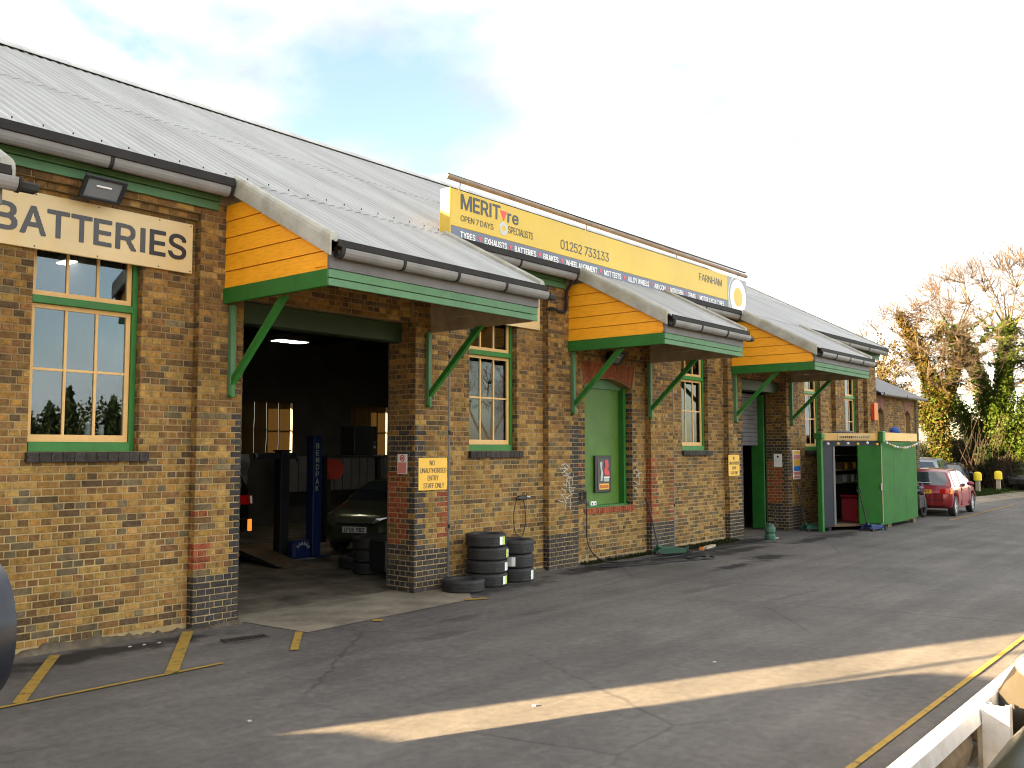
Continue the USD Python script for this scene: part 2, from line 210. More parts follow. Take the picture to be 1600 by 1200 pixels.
leafmat('ivy_leaf', (0.038, 0.062, 0.004), (0.145, 0.170, 0.010)); leafmat('ivy_orange', (0.050, 0.035, 0.005), (0.135, 0.090, 0.010)); leafmat('bush_leaf', (0.012, 0.022, 0.004), (0.048, 0.062, 0.010))
leafmat('tan_leaf', (0.10, 0.058, 0.022), (0.19, 0.12, 0.05)); leafmat('conifer_leaf', (0.008, 0.016, 0.006), (0.035, 0.045, 0.015), 0.1); leafmat('grass_blade', (0.03, 0.05, 0.008), (0.11, 0.12, 0.022))
leafmat('brown_leaf', (0.03, 0.018, 0.009), (0.085, 0.052, 0.024)); leafmat('moss_look', (0.03, 0.035, 0.010), (0.09, 0.085, 0.03))
paint('bark', (0.07, 0.055, 0.035), 0.9, 0.3, 8); paint('twig', (0.040, 0.024, 0.014), 0.9, 0.25, 3)

# ------------------------------------------------------------------ helpers
used = {}
def path_of(parent, name):
    base = (str(parent.GetPath()) if parent is not None else '/World') + '/' + name
    n = used.get(base, 0); used[base] = n + 1
    return base if n == 0 else f'{base}_{n:03d}'
def tag(prim, label=None, cat=None, group=None, kind=None):
    for k, v in (('label', label), ('category', cat), ('group', group), ('kind', kind)):
        if v: prim.SetCustomDataByKey(k, v)
    return prim
def obj(name, mesh, material, parent=None, smooth=False, tint=None, label=None, kind=None, cat=None, group=None):
    m = usdkit.mesh(stage, path_of(parent, name), mesh, M[material], smooth)
    if tint is not None:
        UsdGeom.PrimvarsAPI(m).CreatePrimvar('tint', Sdf.ValueTypeNames.Color3fArray, 'vertex').Set(Vt.Vec3fArray.FromNumpy(np.asarray(tint, np.float32)))
    return tag(m.GetPrim(), label, cat, group, kind)
def thing(name, label=None, cat=None, group=None, loc=(0, 0, 0), rz=0, parent=None, kind=None):
    x = UsdGeom.Xform.Define(stage, path_of(parent, name))
    if any(loc): x.AddTranslateOp().Set(Gf.Vec3d(*map(float, loc)))
    if rz: x.AddRotateZOp().Set(float(rz))
    return tag(x.GetPrim(), label, cat, group, kind)
def copy_of(src, loc, rz=0, label=None, group=None):
    was = src.GetCustomData(); base = src.GetName()
    if base[-4:-3] == '_' and base[-3:].isdigit(): base = base[:-4]
    x = UsdGeom.Xform.Define(stage, path_of(None, base)); x.AddTranslateOp().Set(Gf.Vec3d(*map(float, loc))); x.AddRotateZOp().Set(float(rz))
    r = tag(x.GetPrim(), label or was.get('label'), was.get('category'), group or was.get('group'))
    r.GetReferences().AddInternalReference(src.GetPath()); r.SetInstanceable(True)
    return r
cat_ = trimesh.util.concatenate
def bx(x0, x1, y0, y1, z0, z1, bev=0.0):
    if bev:
        import manifold3d as mf
        b = min(bev, (x1 - x0) / 2.1, (y1 - y0) / 2.1, (z1 - z0) / 2.1)
        pts = []
        for X, sx in ((x0, 1), (x1, -1)):
            for Y, sy in ((y0, 1), (y1, -1)):
                for Z, sz in ((z0, 1), (z1, -1)):
                    pts += [(X + sx * b, Y + sy * b, Z), (X + sx * b, Y, Z + sz * b), (X, Y + sy * b, Z + sz * b)]
        return trimesh.convex.convex_hull(np.array(pts))
    m = tbox((abs(x1 - x0), abs(y1 - y0), abs(z1 - z0))); m.apply_translation(((x0 + x1) / 2, (y0 + y1) / 2, (z0 + z1) / 2)); return m
def cyl(p, q, r, n=14, r2=None):
    p, q = np.array(p, float), np.array(q, float); r2 = r if r2 is None else r2
    d = q - p; L = np.linalg.norm(d); d /= L
    a = np.cross(d, [0, 0, 1.] if abs(d[2]) < .9 else [1., 0, 0]); a /= np.linalg.norm(a); b = np.cross(d, a)
    t = np.arange(n) * 2 * math.pi / n
    ring = np.cos(t)[:, None] * a + np.sin(t)[:, None] * b
    v = np.vstack([p + ring * r, q + ring * r2, [p], [q]]); i = np.arange(n); j = (i + 1) % n
    f = np.vstack([np.c_[i, j, j + n], np.c_[i, j + n, i + n], np.c_[j, i, np.full(n, 2 * n)], np.c_[i + n, j + n, np.full(n, 2 * n + 1)]])
    m = trimesh.Trimesh(v, f, process=False); m.fix_normals(); return m
def tube(pts, r, n=8):
    pts = np.array(pts, float)
    t = np.gradient(pts, axis=0); t /= np.linalg.norm(t, axis=1, keepdims=True) + 1e-9
    ref = np.where(np.abs(t[:, 2:]) < .9, [0, 0, 1.], [1., 0, 0]); a = np.cross(t, ref); a /= np.linalg.norm(a, axis=1, keepdims=True)
    for i in range(1, len(a)):
        k = a[i - 1] - t[i] * (a[i - 1] @ t[i]); k /= np.linalg.norm(k) + 1e-9; a[i] = k
    b = np.cross(t, a); an = np.arange(n) * 2 * math.pi / n; r = np.broadcast_to(r, (len(pts),))
    v = (pts[:, None] + r[:, None, None] * (np.cos(an)[None, :, None] * a[:, None] + np.sin(an)[None, :, None] * b[:, None])).reshape(-1, 3)
    i, j = np.meshgrid(np.arange(len(pts) - 1), np.arange(n), indexing='ij')
    q = np.stack([i * n + j, i * n + (j + 1) % n, (i + 1) * n + (j + 1) % n, (i + 1) * n + j], -1).reshape(-1, 4)
    k = len(pts) - 1
    caps = [[0, j + 1, j] for j in range(1, n - 1)] + [[k * n, k * n + j, k * n + j + 1] for j in range(1, n - 1)]
    return trimesh.Trimesh(v, np.vstack([q[:, [0, 1, 2]], q[:, [0, 2, 3]], caps]), process=False)
def spline(pts, n=40):
    from scipy.interpolate import CubicSpline
    pts = np.array(pts, float); d = np.r_[0, np.cumsum(np.linalg.norm(np.diff(pts, axis=0), axis=1))]
    return CubicSpline(d, pts)(np.linspace(0, d[-1], n))
def extrude(p, h):
    p = p if hasattr(p, 'area') else Polygon(p)
    if not p.is_valid: p = p.buffer(0)
    if p.geom_type == 'Polygon': return extrude_polygon(p, h, engine='earcut')
    return trimesh.util.concatenate([extrude_polygon(q, h, engine='earcut') for q in p.geoms if q.geom_type == 'Polygon' and q.area > 1e-7])
def prism_y(poly_xz, y0, y1):
    m = extrude(poly_xz, y1 - y0)
    v = m.vertices; m.vertices = np.c_[v[:, 0], y1 - v[:, 2], v[:, 1]]; m.fix_normals(); return m
def prism_x(poly_yz, x0, x1):
    m = extrude(poly_yz, x1 - x0)
    v = m.vertices; m.vertices = np.c_[x0 + v[:, 2], v[:, 0], v[:, 1]]; m.fix_normals(); return m
def prism_z(poly_xy, z0, z1):
    m = extrude(poly_xy, z1 - z0); m.apply_translation((0, 0, z0)); return m
def lathe(prof, n=24):
    return revolve(np.array(prof, float), sections=n)
def rot(m, deg, axis, about=(0, 0, 0)):
    m.apply_transform(trimesh.transformations.rotation_matrix(math.radians(deg), axis, about)); return m
def move(m, d): m.apply_translation(d); return m
def text(parent, s, u0, u1, z0, h, plane, material, face='-y', bold=False, name='lettering', depth=0.003, origin=None, label=None):
    """flat lettering: u is x on walls that face -y, and -y on walls that face -x"""
    parts, cur = [], 0.0
    for ch in s:
        if ch == ' ': cur += .36 * h; continue
        if ch in 'I1' and ch == 'I':
            wd = h * (.20 if bold else .13); g_ = tbox((wd, h, depth)); g_.apply_translation((wd / 2, h / 2, depth / 2))
        else: g_ = meshkit.text_mesh(ch, h, depth, bold)
        lo, hi = g_.bounds[0][0], g_.bounds[1][0]; g_.apply_translation((cur - lo, 0, 0)); parts.append(g_)
        cur += hi - lo + h * (.05 if ch in 'AVTYL7' else .10 if bold else .13)
    t = trimesh.util.concatenate(parts); v = t.vertices.copy()
    a = v[:, 0] - v[:, 0].min()
    if u1 is not None: a *= (u1 - u0) / a.max()
    if face == '-y': t.vertices = np.c_[u0 + a, plane - v[:, 2], z0 + v[:, 1]]
    elif face == '-x': t.vertices = np.c_[plane - v[:, 2], u0 - a, z0 + v[:, 1]]
    else:
        o, U, N = map(np.array, origin); t.vertices = o + a[:, None] * U + v[:, 2:3] * N + v[:, 1:2] * np.array([0, 0, 1.]) + u0 * U + np.array([0, 0, z0])
    t.fix_normals()
    return obj(name, t, material, parent, label=label)

# ------------------------------------------------------------------ setting: ground
def ground_sheet(name, poly, z, material, label=None, cat=None):
    p = poly if hasattr(poly, 'area') else Polygon(poly)
    v, f = trimesh.creation.triangulate_polygon(p, engine='earcut')
    m = trimesh.Trimesh(np.c_[v, np.full(len(v), z)], f, process=False)
    if m.face_normals[:, 2].mean() < 0: m.invert()
    return obj(name, m, material, kind='structure', label=label, cat=cat)
n_ = 48; rr_ = np.r_[0, np.geomspace(30, 2500, 30)]; th_ = np.linspace(0, 2 * np.pi, n_, endpoint=False)
gv = [(10 + r * math.cos(t), r * math.sin(t)) for r in rr_[1:] for t in th_]
ground_sheet('terrain', Polygon([(10 + 2500 * math.cos(t), 2500 * math.sin(t)) for t in th_]), -0.03, 'terrain_look')
ground_sheet('car_park', [(-40, -9.0), (60, -9.0), (75, -30), (130, -30), (130, -2.5), (60, -0.6), (44, 0.9), (38, 2.2), (38, 30), (-40, 30)], 0.0, 'asphalt_look')
obj('gravel_bank', cat_([bx(-40, 60, -30, -8.58, -.5, .25), prism_x([(-8.579, -.5), (-8.579, .25), (-8.10, .01), (-8.0, -.5)], -40, 60)]), 'soil', kind='structure')
ground_sheet('concrete_apron', [(6.50, 0.0), (6.50, -0.1), (6.60, -1.22), (9.48, -1.10), (10.1, -0.45), (10.0, -0.13), (9.3, -0.13), (9.3, 0.30), (6.44, 0.30)], 0.006, 'concrete_look')
ground_sheet('workshop_floor', [(9.3, 0.0), (29.3, 0.0), (29.3, 11.9), (9.3, 11.9)], 0.004, 'oily_floor')
ground_sheet('workshop_floor', [(-4.5, 0.0), (6.44, 0.0), (6.44, 0.30), (9.3, 0.30), (9.3, 11.9), (-4.5, 11.9)], 0.004, 'oily_floor')
def line(pts, w, name='yellow_line'):
    (x0, y0), (x1, y1) = pts; d = np.array([x1 - x0, y1 - y0]); d /= np.linalg.norm(d); n = np.array([-d[1], d[0]]) * w / 2
    a, b = np.array((x0, y0)), np.array((x1, y1))
    ground_sheet(name, [tuple(a + n), tuple(b + n), tuple(b - n), tuple(a - n)], 0.010, 'yellow_line_look')
line(((3.30, -1.75), (4.27, -0.22)), 0.10); line(((4.62, -1.78), (5.76, -0.16)), 0.12); line(((3.0, -1.78), (5.15, -1.80)), 0.05)
line(((5.93, -1.86), (6.55, -1.13)), 0.085); line(((7.55, -1.24), (7.62, -1.34)), 0.12); line(((9.35, -1.06), (9.65, -1.22)), 0.12)
line(((5.2, -7.46), (16.0, -7.46)), 0.05); line(((28.6, -2.35), (38.0, -2.2)), 0.07)
ground_sheet('pale_road', [(38, -0.9), (60, -2.2), (60, -1.2), (44, 0.35), (38, 0.9)], 0.005, 'concrete_look')

# ------------------------------------------------------------------ brickwork
CO = 0.075; JT = 0.0125
PAL = {'y': (0.300, 0.180, 0.052), 'o': (0.245, 0.132, 0.034), 'b': (0.150, 0.082, 0.028), 'd': (0.090, 0.055, 0.027), 'g': (0.130, 0.098, 0.052), 'blue': (0.044, 0.039, 0.039), 'red': (0.24, 0.060, 0.024), 'p': (0.19, 0.095, 0.034)}
def pick(weights, r):
    t = r.random() * sum(w for _, w in weights)
    for k, w in weights:
        t -= w
        if t <= 0: return k
    return weights[-1][0]
def stock(x, z, r):
    h = min(1, max(0, (z - 1.0) / 2.2)) + meshkit_noise(x * .6, z * .8) * .5
    h = min(1, max(0, h))
    return pick([('y', 3.6 - 2.6 * h), ('o', 2.6), ('b', 1.4 + 1.8 * h), ('d', 0.5 + 0.9 * h), ('g', 1.5 - 1.2 * h), ('p', 0.7)], r)
def meshkit_noise(a, b): return math.sin(a * 2.1 + 1.3 * math.sin(b * 1.7 + a)) * math.cos(b * 1.9 + .8 * math.sin(a * 1.1))
def lay(u0, u1, z0, z1, holes=(), phase=0.0, kind=stock, seed=0, uref=lambda u: u):
    """English bond: (u0,u1,z0,z1,rgb) for every brick of a wall face, cut at openings"""
    r = random.Random(seed); out = []
    c0, c1 = int(round(z0 / CO)), int(round(z1 / CO))
    for c in range(c0, c1):
        zb, zt = c * CO, (c + 1) * CO; zc = (zb + zt) / 2
        iv = [(u0, u1)]
        for (a, b, za, zz) in holes:
            if za < zc < zz:
                iv = [p for s, e in iv for p in ((s, min(e, a)), (max(s, b), e)) if p[1] - p[0] > 0.02]
        pitch, off = ((0.2275, 0.0) if c % 2 == 0 else (0.11375, 0.0569))
        for s, e in iv:
            k = math.floor((s - phase - off) / pitch); cuts = [s]
            while True:
                k += 1; u = phase + off + k * pitch
                if u >= e - 0.04: break
                if u > s + 0.04: cuts.append(u)
            cuts.append(e)
            for a, b in zip(cuts[:-1], cuts[1:]):
                col = kind(uref((a + b) / 2), zc, r)
                if isinstance(col, str): col = PAL[col]
                col = np.array(col) * r.uniform(0.82, 1.18) * np.array([1, r.uniform(.95, 1.05), r.uniform(.9, 1.1)])
                out.append((a + (JT / 2 if a > s + .001 else 0), b - (JT / 2 if b < e - .001 else 0), zb + JT / 2, zt - JT / 2, col))
    return out
def bricks_mesh(rows, O, U, N, depth=0.03, r=None):
    """arrays of (12-vertex bricks) standing on the plane through O with in-plane axis U and outward normal N"""
    O, U, N, Z = np.array(O, float), np.array(U, float), np.array(N, float), np.array([0, 0, 1.])
    n = len(rows); q = np.array([x[:4] for x in rows]); cols = np.array([x[4] for x in rows])
    g = np.random.default_rng(n + int(abs(O[0]) * 100)); bev = 0.005
    pr = .0008 + g.normal(0, 0.0015, n).clip(-.0022, .004)
    u = np.stack([q[:, 0], q[:, 1], q[:, 1], q[:, 0]], 1); z = np.stack([q[:, 2], q[:, 2], q[:, 3], q[:, 3]], 1)
    ju, jz = g.normal(0, .0013, (n, 4)), g.normal(0, .0016, (n, 4))
    mid_u, mid_z = u + ju, z + jz
    ins_u = mid_u + bev * np.array([1, -1, -1, 1]); ins_z = mid_z + bev * np.array([1, 1, -1, -1])
    nb, nm, nf = np.full((n, 4), -depth), np.repeat((pr - bev * .8)[:, None], 4, 1), np.repeat(pr[:, None], 4, 1) + g.normal(0, .0007, (n, 4))
    uu, zz, nn = (np.concatenate(t, 1) for t in ((mid_u, mid_u, ins_u), (mid_z, mid_z, ins_z), (nb, nm, nf)))
    V = (O + uu[..., None] * U + zz[..., None] * Z + nn[..., None] * N).reshape(-1, 3)
    q4 = []
    for a in (0, 4):
        for i in range(4):
            j = (i + 1) % 4; q4.append((a + i, a + j, a + 4 + j, a + 4 + i))
    q4.append((8, 9, 10, 11)); q4 = np.array(q4)
    tri = np.vstack([q4[:, [0, 1, 2]], q4[:, [0, 2, 3]]])
    if np.dot(np.cross(U, Z), N) < 0: tri = tri[:, ::-1]
    Fc = (tri[None] + (np.arange(n) * 12)[:, None, None]).reshape(-1, 3)
    return V, Fc, np.repeat(cols, 12, 0)
LOOSE = []          # bricks set out one by one: (parent, V, F, tint), the nearest ones
EYEV = np.array(EYE)
def brickwork(parent, rows, O, U, N, single=False):
    if not rows: return
    if single:
        O_, U_v = np.array(O, float), np.array(U, float)
        key = lambda x: np.linalg.norm(O_ + U_v * (x[0] + x[1]) / 2 + np.array([0, 0, (x[2] + x[3]) / 2]) - EYEV) / max(.05, math.sqrt(x[1] - x[0]))
        vis = [x for x in rows if (O_ + U_v * x[1])[0] > 3.62]
        vis.sort(key=key); chosen = vis[:single]; ids = {id(x) for x in chosen}
        for x in chosen:
            V, Fc, T = bricks_mesh([x], O_, U, N)
            obj('brick', (V, Fc), 'brick_look', parent, tint=T)
        rows = [x for x in rows if id(x) not in ids]
    V, Fc, T = bricks_mesh(rows, O, U, N)
    obj('brick_courses', (V, Fc), 'brick_look', parent, tint=T, kind='stuff')

# ------------------------------------------------------------------ the workshop
B = thing('tyre_workshop', 'long brick tyre workshop with grey corrugated roof and yellow boarded canopies', 'building')
XL, XR, DEPTH = -4.85, 29.45, 12.0
WTOP = 4.95
BAY = 6.65
WINX = [(4.02 + i * BAY, 5.20 + i * BAY) for i in range(4)] + [(27.05, 28.15)]
WINX[1] = (10.62, 11.80); WINX[2] = (17.32, 18.50); WINX[3] = (23.97, 25.12)
WZ0, WZ1 = 27 * CO, 57 * CO                                   # 2.025 .. 4.275
DOORS = [(-0.25, 2.63, 0, 52 * CO), (6.43, 9.33, 0, 52 * CO), (19.97, 22.50, 0, 50 * CO)]
GD = (13.75, 15.35, 13 * CO, 43 * CO)                          # boarded doorway .975 .. 3.225
poly = sbox(XL, 0.0, XR, WTOP)
for a, b in WINX: poly = poly.difference(sbox(a, WZ0, b, WZ1))
for a, b, c, d in DOORS: poly = poly.difference(sbox(a, c - .1, b, d))
arc = [(GD[0], GD[2]), (GD[1], GD[2])] + [(GD[1] - (GD[1] - GD[0]) * t, GD[3] + 0.16 * math.sin(math.pi * t)) for t in np.linspace(0, 1, 17)]
poly = poly.difference(Polygon(arc))
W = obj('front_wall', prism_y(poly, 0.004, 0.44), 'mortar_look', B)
PIERS = [(-0.85, -0.25), (2.63, 3.30), (5.83, 6.43), (9.33, 10.02), (12.50, 13.37), (15.85, 16.74), (19.25, 19.95), (22.50, 23.30), (25.95, 26.55), (28.62, 29.45)]
BLUE_EDGES = {2: 'R', 3: 'L', 4: 'R', 5: None, 6: 'R', 7: 'L', 1: 'L'}
holes = [(a, b, WZ0, WZ1) for a, b in WINX] + [tuple(d) for d in DOORS] + [GD] + [(a + .004, b - .004, 0, 5.2) for a, b in PIERS]
ARCH = (13.62, 15.48, 43 * CO, 49 * CO); holes.append(ARCH)
def panel_kind(x, z, r):
    for (a, b) in ((13.37, 13.75), (15.35, 15.75)):
        if a <= x <= b and 0.97 < z < 2.7 and int(z / CO) % 2 == 0 and (x > 13.56 if a < 14 else x < 15.58): return 'blue'
    if 13.37 < x < 13.6 and 1.6 < z < 1.9: return 'red'
    if z < 0.45 and r.random() < .45 * (1 - z / .5): return r.choice(['g', 'd'])
    return stock(x, z, r)
rows = lay(XL, XR, 1 * CO, 63 * CO, holes, 0.03, panel_kind, 3)
brickwork(W, rows, (0, 0, 0), (1, 0, 0), (0, -1, 0), single=200)
# reveals of the openings, seen from the left
for a, b in WINX:
    brickwork(W, lay(0.0, 0.11, WZ0, WZ1, (), 0.0, stock, int(b * 10)), (b - .006, 0, 0), (0, 1, 0), (-1, 0, 0))
brickwork(W, lay(0.0, 0.24, GD[2], GD[3], (), 0.0, lambda x, z, r: 'blue' if int(z / CO) % 2 else stock(x, z, r), 77), (GD[1] - .006, 0, 0), (0, 1, 0), (-1, 0, 0))
def jamb_kind(side):
    def k(y, z, r):
        if z < 0.6: return 'blue' if r.random() < .8 else 'g'
        if 0.7 < z < 1.75 and y > 0.08: return 'red' if r.random() < .75 else 'b'
        if z < 2.4 and r.random() < .6: return 'blue'
        return pick([('b', 3), ('d', 2.5), ('o', 1.2)], r)
    return k
for d in DOORS[1:]:
    brickwork(W, lay(-0.115, 0.44, d[2], d[3], (), 0.0, jamb_kind(0), int(d[1])), (d[1] - .006, 0, 0), (0, 1, 0), (-1, 0, 0))
    brickwork(W, lay(-0.115, 0.44, d[2], d[3], (), 0.0, jamb_kind(0), int(d[0]) + 50), (d[0] + .006, 0, 0), (0, 1, 0), (1, 0, 0))
# piers
for i, (a, b) in enumerate(PIERS):
    mode = BLUE_EDGES.get(i)
    p = obj('pier', bx(a + .006, b - .006, -0.114, 0.010, 0.0, WTOP - .003), 'mortar_look', B)
    def kind(x, z, r, a=a, b=b, mode=mode, i=i):
        c = int(z / CO)
        if z < 0.60 and i not in (9, 8): return 'blue'
        w = 0.125 if c % 2 == 0 else 0.065
        if mode == 'R' and x > b - w and z < 2.5: return 'blue'
        if mode == 'L' and x < a + w + (.1 if r.random() < .5 else 0) and z < 2.4: return 'blue'
        if i == 2 and x < a + 0.22 and (0.66 < z < 0.98 or 1.28 < z < 1.36): return 'red'
        if i == 3 and x > b - w and 0.72 < z < 1.45: return 'red'
        if i == 5 and (x > b - w or x < a + w) and 0.62 < z < 1.9: return 'red'
        if i == 4 and x > b - .3 and 2.4 > z > 1 and c % 2: return 'blue'
        return stock(x, z, r)
    brickwork(p, lay(a, b, 0, 66 * CO, (), a, kind, 100 + i), (0, -0.12, 0), (1, 0, 0), (0, -1, 0), single={2: 70, 3: 30}.get(i, 0))
    for side, nx in ((a, -1), (b, 1)):
        if any(abs(side - e) < .01 for d in DOORS for e in d[:2]): continue
        brickwork(p, lay(-0.115, 0.0, 0, 66 * CO, (), 0.0, lambda y, z, r, i=i, x=side: kind(x, z, r), 200 + i), (side, 0, 0), (0, 1, 0), (nx, 0, 0))
# oversailing courses over the bays
prev = XL
for i in range(len(PIERS) + 1):
    a = PIERS[i - 1][1] if i else XL
    b = PIERS[i][0] if i < len(PIERS) else XR
    if b - a < .05: continue
    for z0, z1, y in ((63 * CO, 64 * CO, -0.055), (64 * CO, 66 * CO, -0.112)):
        c = obj('corbel', bx(a + .002, b - .002, y + .006, 0.008, z0, z1 - (.003 if z1 > 65 * CO else .0005)), 'mortar_look', B)
        brickwork(c, lay(a, b, z0, z1, (), 0.05, stock, 300 + i), (0, y, 0), (1, 0, 0), (0, -1, 0))
obj('wall_plate', prism_x([(-.118, WTOP + .002), (.438, WTOP + .002), (.438, 5.60), (-.118, 5.31)], XL, XR), 'bare_wood', B)
# gable ends, back wall with two openings, inner skin
def gable(x0, x1):
    return prism_x([(0.44, 0), (DEPTH - .4, 0), (DEPTH - .4, 5.60), (6.0, 8.575), (0.44, 5.60)], x0, x1)
g1 = obj('gable_wall', gable(XR - .35, XR - .006), 'mortar_look', B)
brickwork(g1, lay(0.46, 11.6, 0, 68 * CO, (), 0, stock, 901), (XR, 0, 0), (0, 1, 0), (1, 0, 0))
g0 = obj('gable_wall', gable(XL + .006, XL + .35), 'mortar_look', B)
bw = sbox(XL, 0, XR, 5.42)
BACKWIN = [(14.35, 16.0, 1.86, 3.35), (18.1, 19.6, 1.86, 3.35)]
for a, b, c, d in BACKWIN: bw = bw.difference(sbox(a, c, b, d))
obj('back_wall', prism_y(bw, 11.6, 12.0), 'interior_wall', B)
lin = sbox(XL + .4, 0, XR - .4, WTOP)
for a, b in WINX: lin = lin.difference(sbox(a - .05, WZ0, b + .05, WZ1))
for a, b, c, d in DOORS: lin = lin.difference(sbox(a - .01, c - .1, b + .01, d))
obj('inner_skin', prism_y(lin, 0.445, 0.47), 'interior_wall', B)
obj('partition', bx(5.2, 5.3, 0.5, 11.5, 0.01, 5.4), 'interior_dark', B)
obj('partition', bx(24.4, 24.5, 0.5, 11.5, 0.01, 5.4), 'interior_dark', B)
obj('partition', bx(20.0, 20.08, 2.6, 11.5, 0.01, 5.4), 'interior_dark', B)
for i in range(12):                                        # roof trusses
    x = 3.0 + i * 2.2
    obj('tie_beam', bx(x, x + .12, 0.5, 11.5, 4.95, 5.15), 'interior_dark', B)
for a, b, c, d in BACKWIN:                                 # slatted plastic curtains in the back openings
    w = thing('curtain_opening', parent=B)
    n = 9
    for k in range(n - 1):
        x = a + (b - a - .06) * (k + .5) / (n - 1)
        obj('strip', bx(x - .105, x + .095, 11.62 + .012 * (k % 2), 11.624 + .012 * (k % 2), c, d), 'daylight_panel', w)
    obj('frame', bx(a, b, 11.70, 11.74, (c + d) / 2 - .03, (c + d) / 2), 'interior_dark', w)
# lintel beams over the doors
obj('lintel_beam', bx(6.44, 9.32, 0.16, 0.40, 3.62, 3.895, .01), 'dark_green', B)
obj('lintel_beam', bx(19.98, 22.49, 0.10, 0.40, 3.48, 3.745, .01), 'dark_green', B)
# rough concrete at the foot of the wall
def rough_strip(x0, x1, y0, y1, h, seed, n=60):
    xs = np.linspace(x0, x1, n); g = np.random.default_rng(seed)
    hh = h * np.clip(0.45 + 0.35 * np.sin(xs * 3.1) + 0.55 * g.random(n) ** 2, .1, 1.3); yy = y1 - (y1 - y0) * 0; v = []
    for x, z in zip(xs, hh):
        j = g.normal(0, .008)
        v += [(x, y1, z), (x, y0 + .03 + j, z * .95), (x, y0 + j, z * .55), (x, y0 - .015 + j, -0.01)]
    f = [(4 * i + k, 4 * i + k + 1, 4 * i + 5 + k, 4 * i + 4 + k) for i in range(n - 1) for k in range(3)]
    m = trimesh.Trimesh(np.array(v), np.array(trimesh.geometry.triangulate_quads(f)), process=False)
    if m.face_normals[:, 2].sum() < 0: m.invert()
    return m
for k, (a, b, h, y) in enumerate([(3.0, 5.82, .085, -.05), (5.78, 6.46, .05, -.16), (10.03, 12.5, .05, -.04), (13.38, 15.84, .06, -.05), (16.75, 19.24, .05, -.05)]):
    obj('concrete_footing', rough_strip(a, b, y, 0.0 if y > -.1 else -.11, h, k), 'plinth_concrete', B, smooth=True)
mv = []
# main roof
RPITCH = 0.149; SL = 0.534; EY, EZ = -0.42, 5.19; RY = 6.0
def corrugated(x0, x1, ya, za, yb, zb, amp=0.012, rows=2, per=6, thick=True):
    n = int(round((x1 - x0) / RPITCH)) * per; xs = np.linspace(x0, x1, n + 1)
    w = amp * np.cos((xs - XL) / RPITCH * 2 * math.pi)
    d = np.array([yb - ya, zb - za]); L = np.linalg.norm(d); nrm = np.array([-d[1], d[0]]) / L
    if nrm[1] < 0: nrm = -nrm
    ts = np.linspace(0, 1, rows); V = []
    for off in ((0, -0.007) if thick else (0,)):
        for t in ts:
            y = ya + d[0] * t + nrm[0] * (w + off); z = za + d[1] * t + nrm[1] * (w + off); V.append(np.c_[xs, y, z])
    V = np.vstack(V); m = n + 1; fs = []
    def q(a, b): fs.append(np.c_[a[:-1], a[1:], b[1:], b[:-1]])
    ids = [np.arange(m) + k * m for k in range(len(V) // m)]
    for k in range(rows - 1): q(ids[k], ids[k + 1])
    if thick:
        for k in range(rows - 1): q(ids[rows + k + 1], ids[rows + k])
        q(ids[rows], ids[0]); q(ids[rows - 1], ids[2 * rows - 1])
    Q = np.vstack(fs); mm = trimesh.Trimesh(V, np.vstack([Q[:, [0, 1, 2]], Q[:, [0, 2, 3]]]), process=False)
    if mm.face_normals[: n * (rows - 1), 2].mean() < 0: mm.invert()
    return mm
RX0, RX1 = XL - .9, 29.75
RIDGE_Z = EZ + SL * (RY - EY)
def plane_z(y): return EZ + SL * (y - EY)
rf = thing('roof', parent=B)
obj('upper_sheeting', corrugated(RX0, RX1, 2.6, plane_z(2.6) + .009, RY, RIDGE_Z + .009), 'roof_sheet', rf, smooth=45)
obj('lower_sheeting', corrugated(RX0, RX1, EY, EZ, 2.8, plane_z(2.8)), 'roof_sheet', rf, smooth=45)
obj('back_sheeting', corrugated(RX0, RX1, 2 * RY - EY, EZ, RY, RIDGE_Z), 'roof_sheet', rf, smooth=45)
cap = prism_x([(RY - .24, RIDGE_Z + .048 - .24 * SL), (RY - .22, RIDGE_Z + .066 - .22 * SL), (RY - .06, RIDGE_Z + .066), (RY, RIDGE_Z + .085), (RY + .06, RIDGE_Z + .066), (RY + .24, RIDGE_Z + .066 - .24 * SL), (RY + .24, RIDGE_Z + .048 - .24 * SL), (RY, RIDGE_Z + .062)], RX0, RX1)
obj('ridge_cap', cap, 'roof_sheet', rf)
obj('verge_flashing', prism_x([(EY, EZ - .05), (EY, EZ + .05), (RY, RIDGE_Z + .06), (RY, RIDGE_Z - .06)], RX1 - .02, RX1 + .035), 'flashing', rf)
bolts = [icosphere(1, .014) for _ in range(0)]
def bolt(x, y): 
    b = cyl((x, y, plane_z(y) + .02), (x - .0, y - .008, plane_z(y) + .040), .007, 6); return b
xs = np.arange(RX0 + RPITCH * 1, RX1, RPITCH * 2)
obj('hook_bolt_row', cat_([bolt(x, y) for x in xs if 3 < x < 20 for y in (-.30,)]), 'dark_steel', rf, kind='stuff')
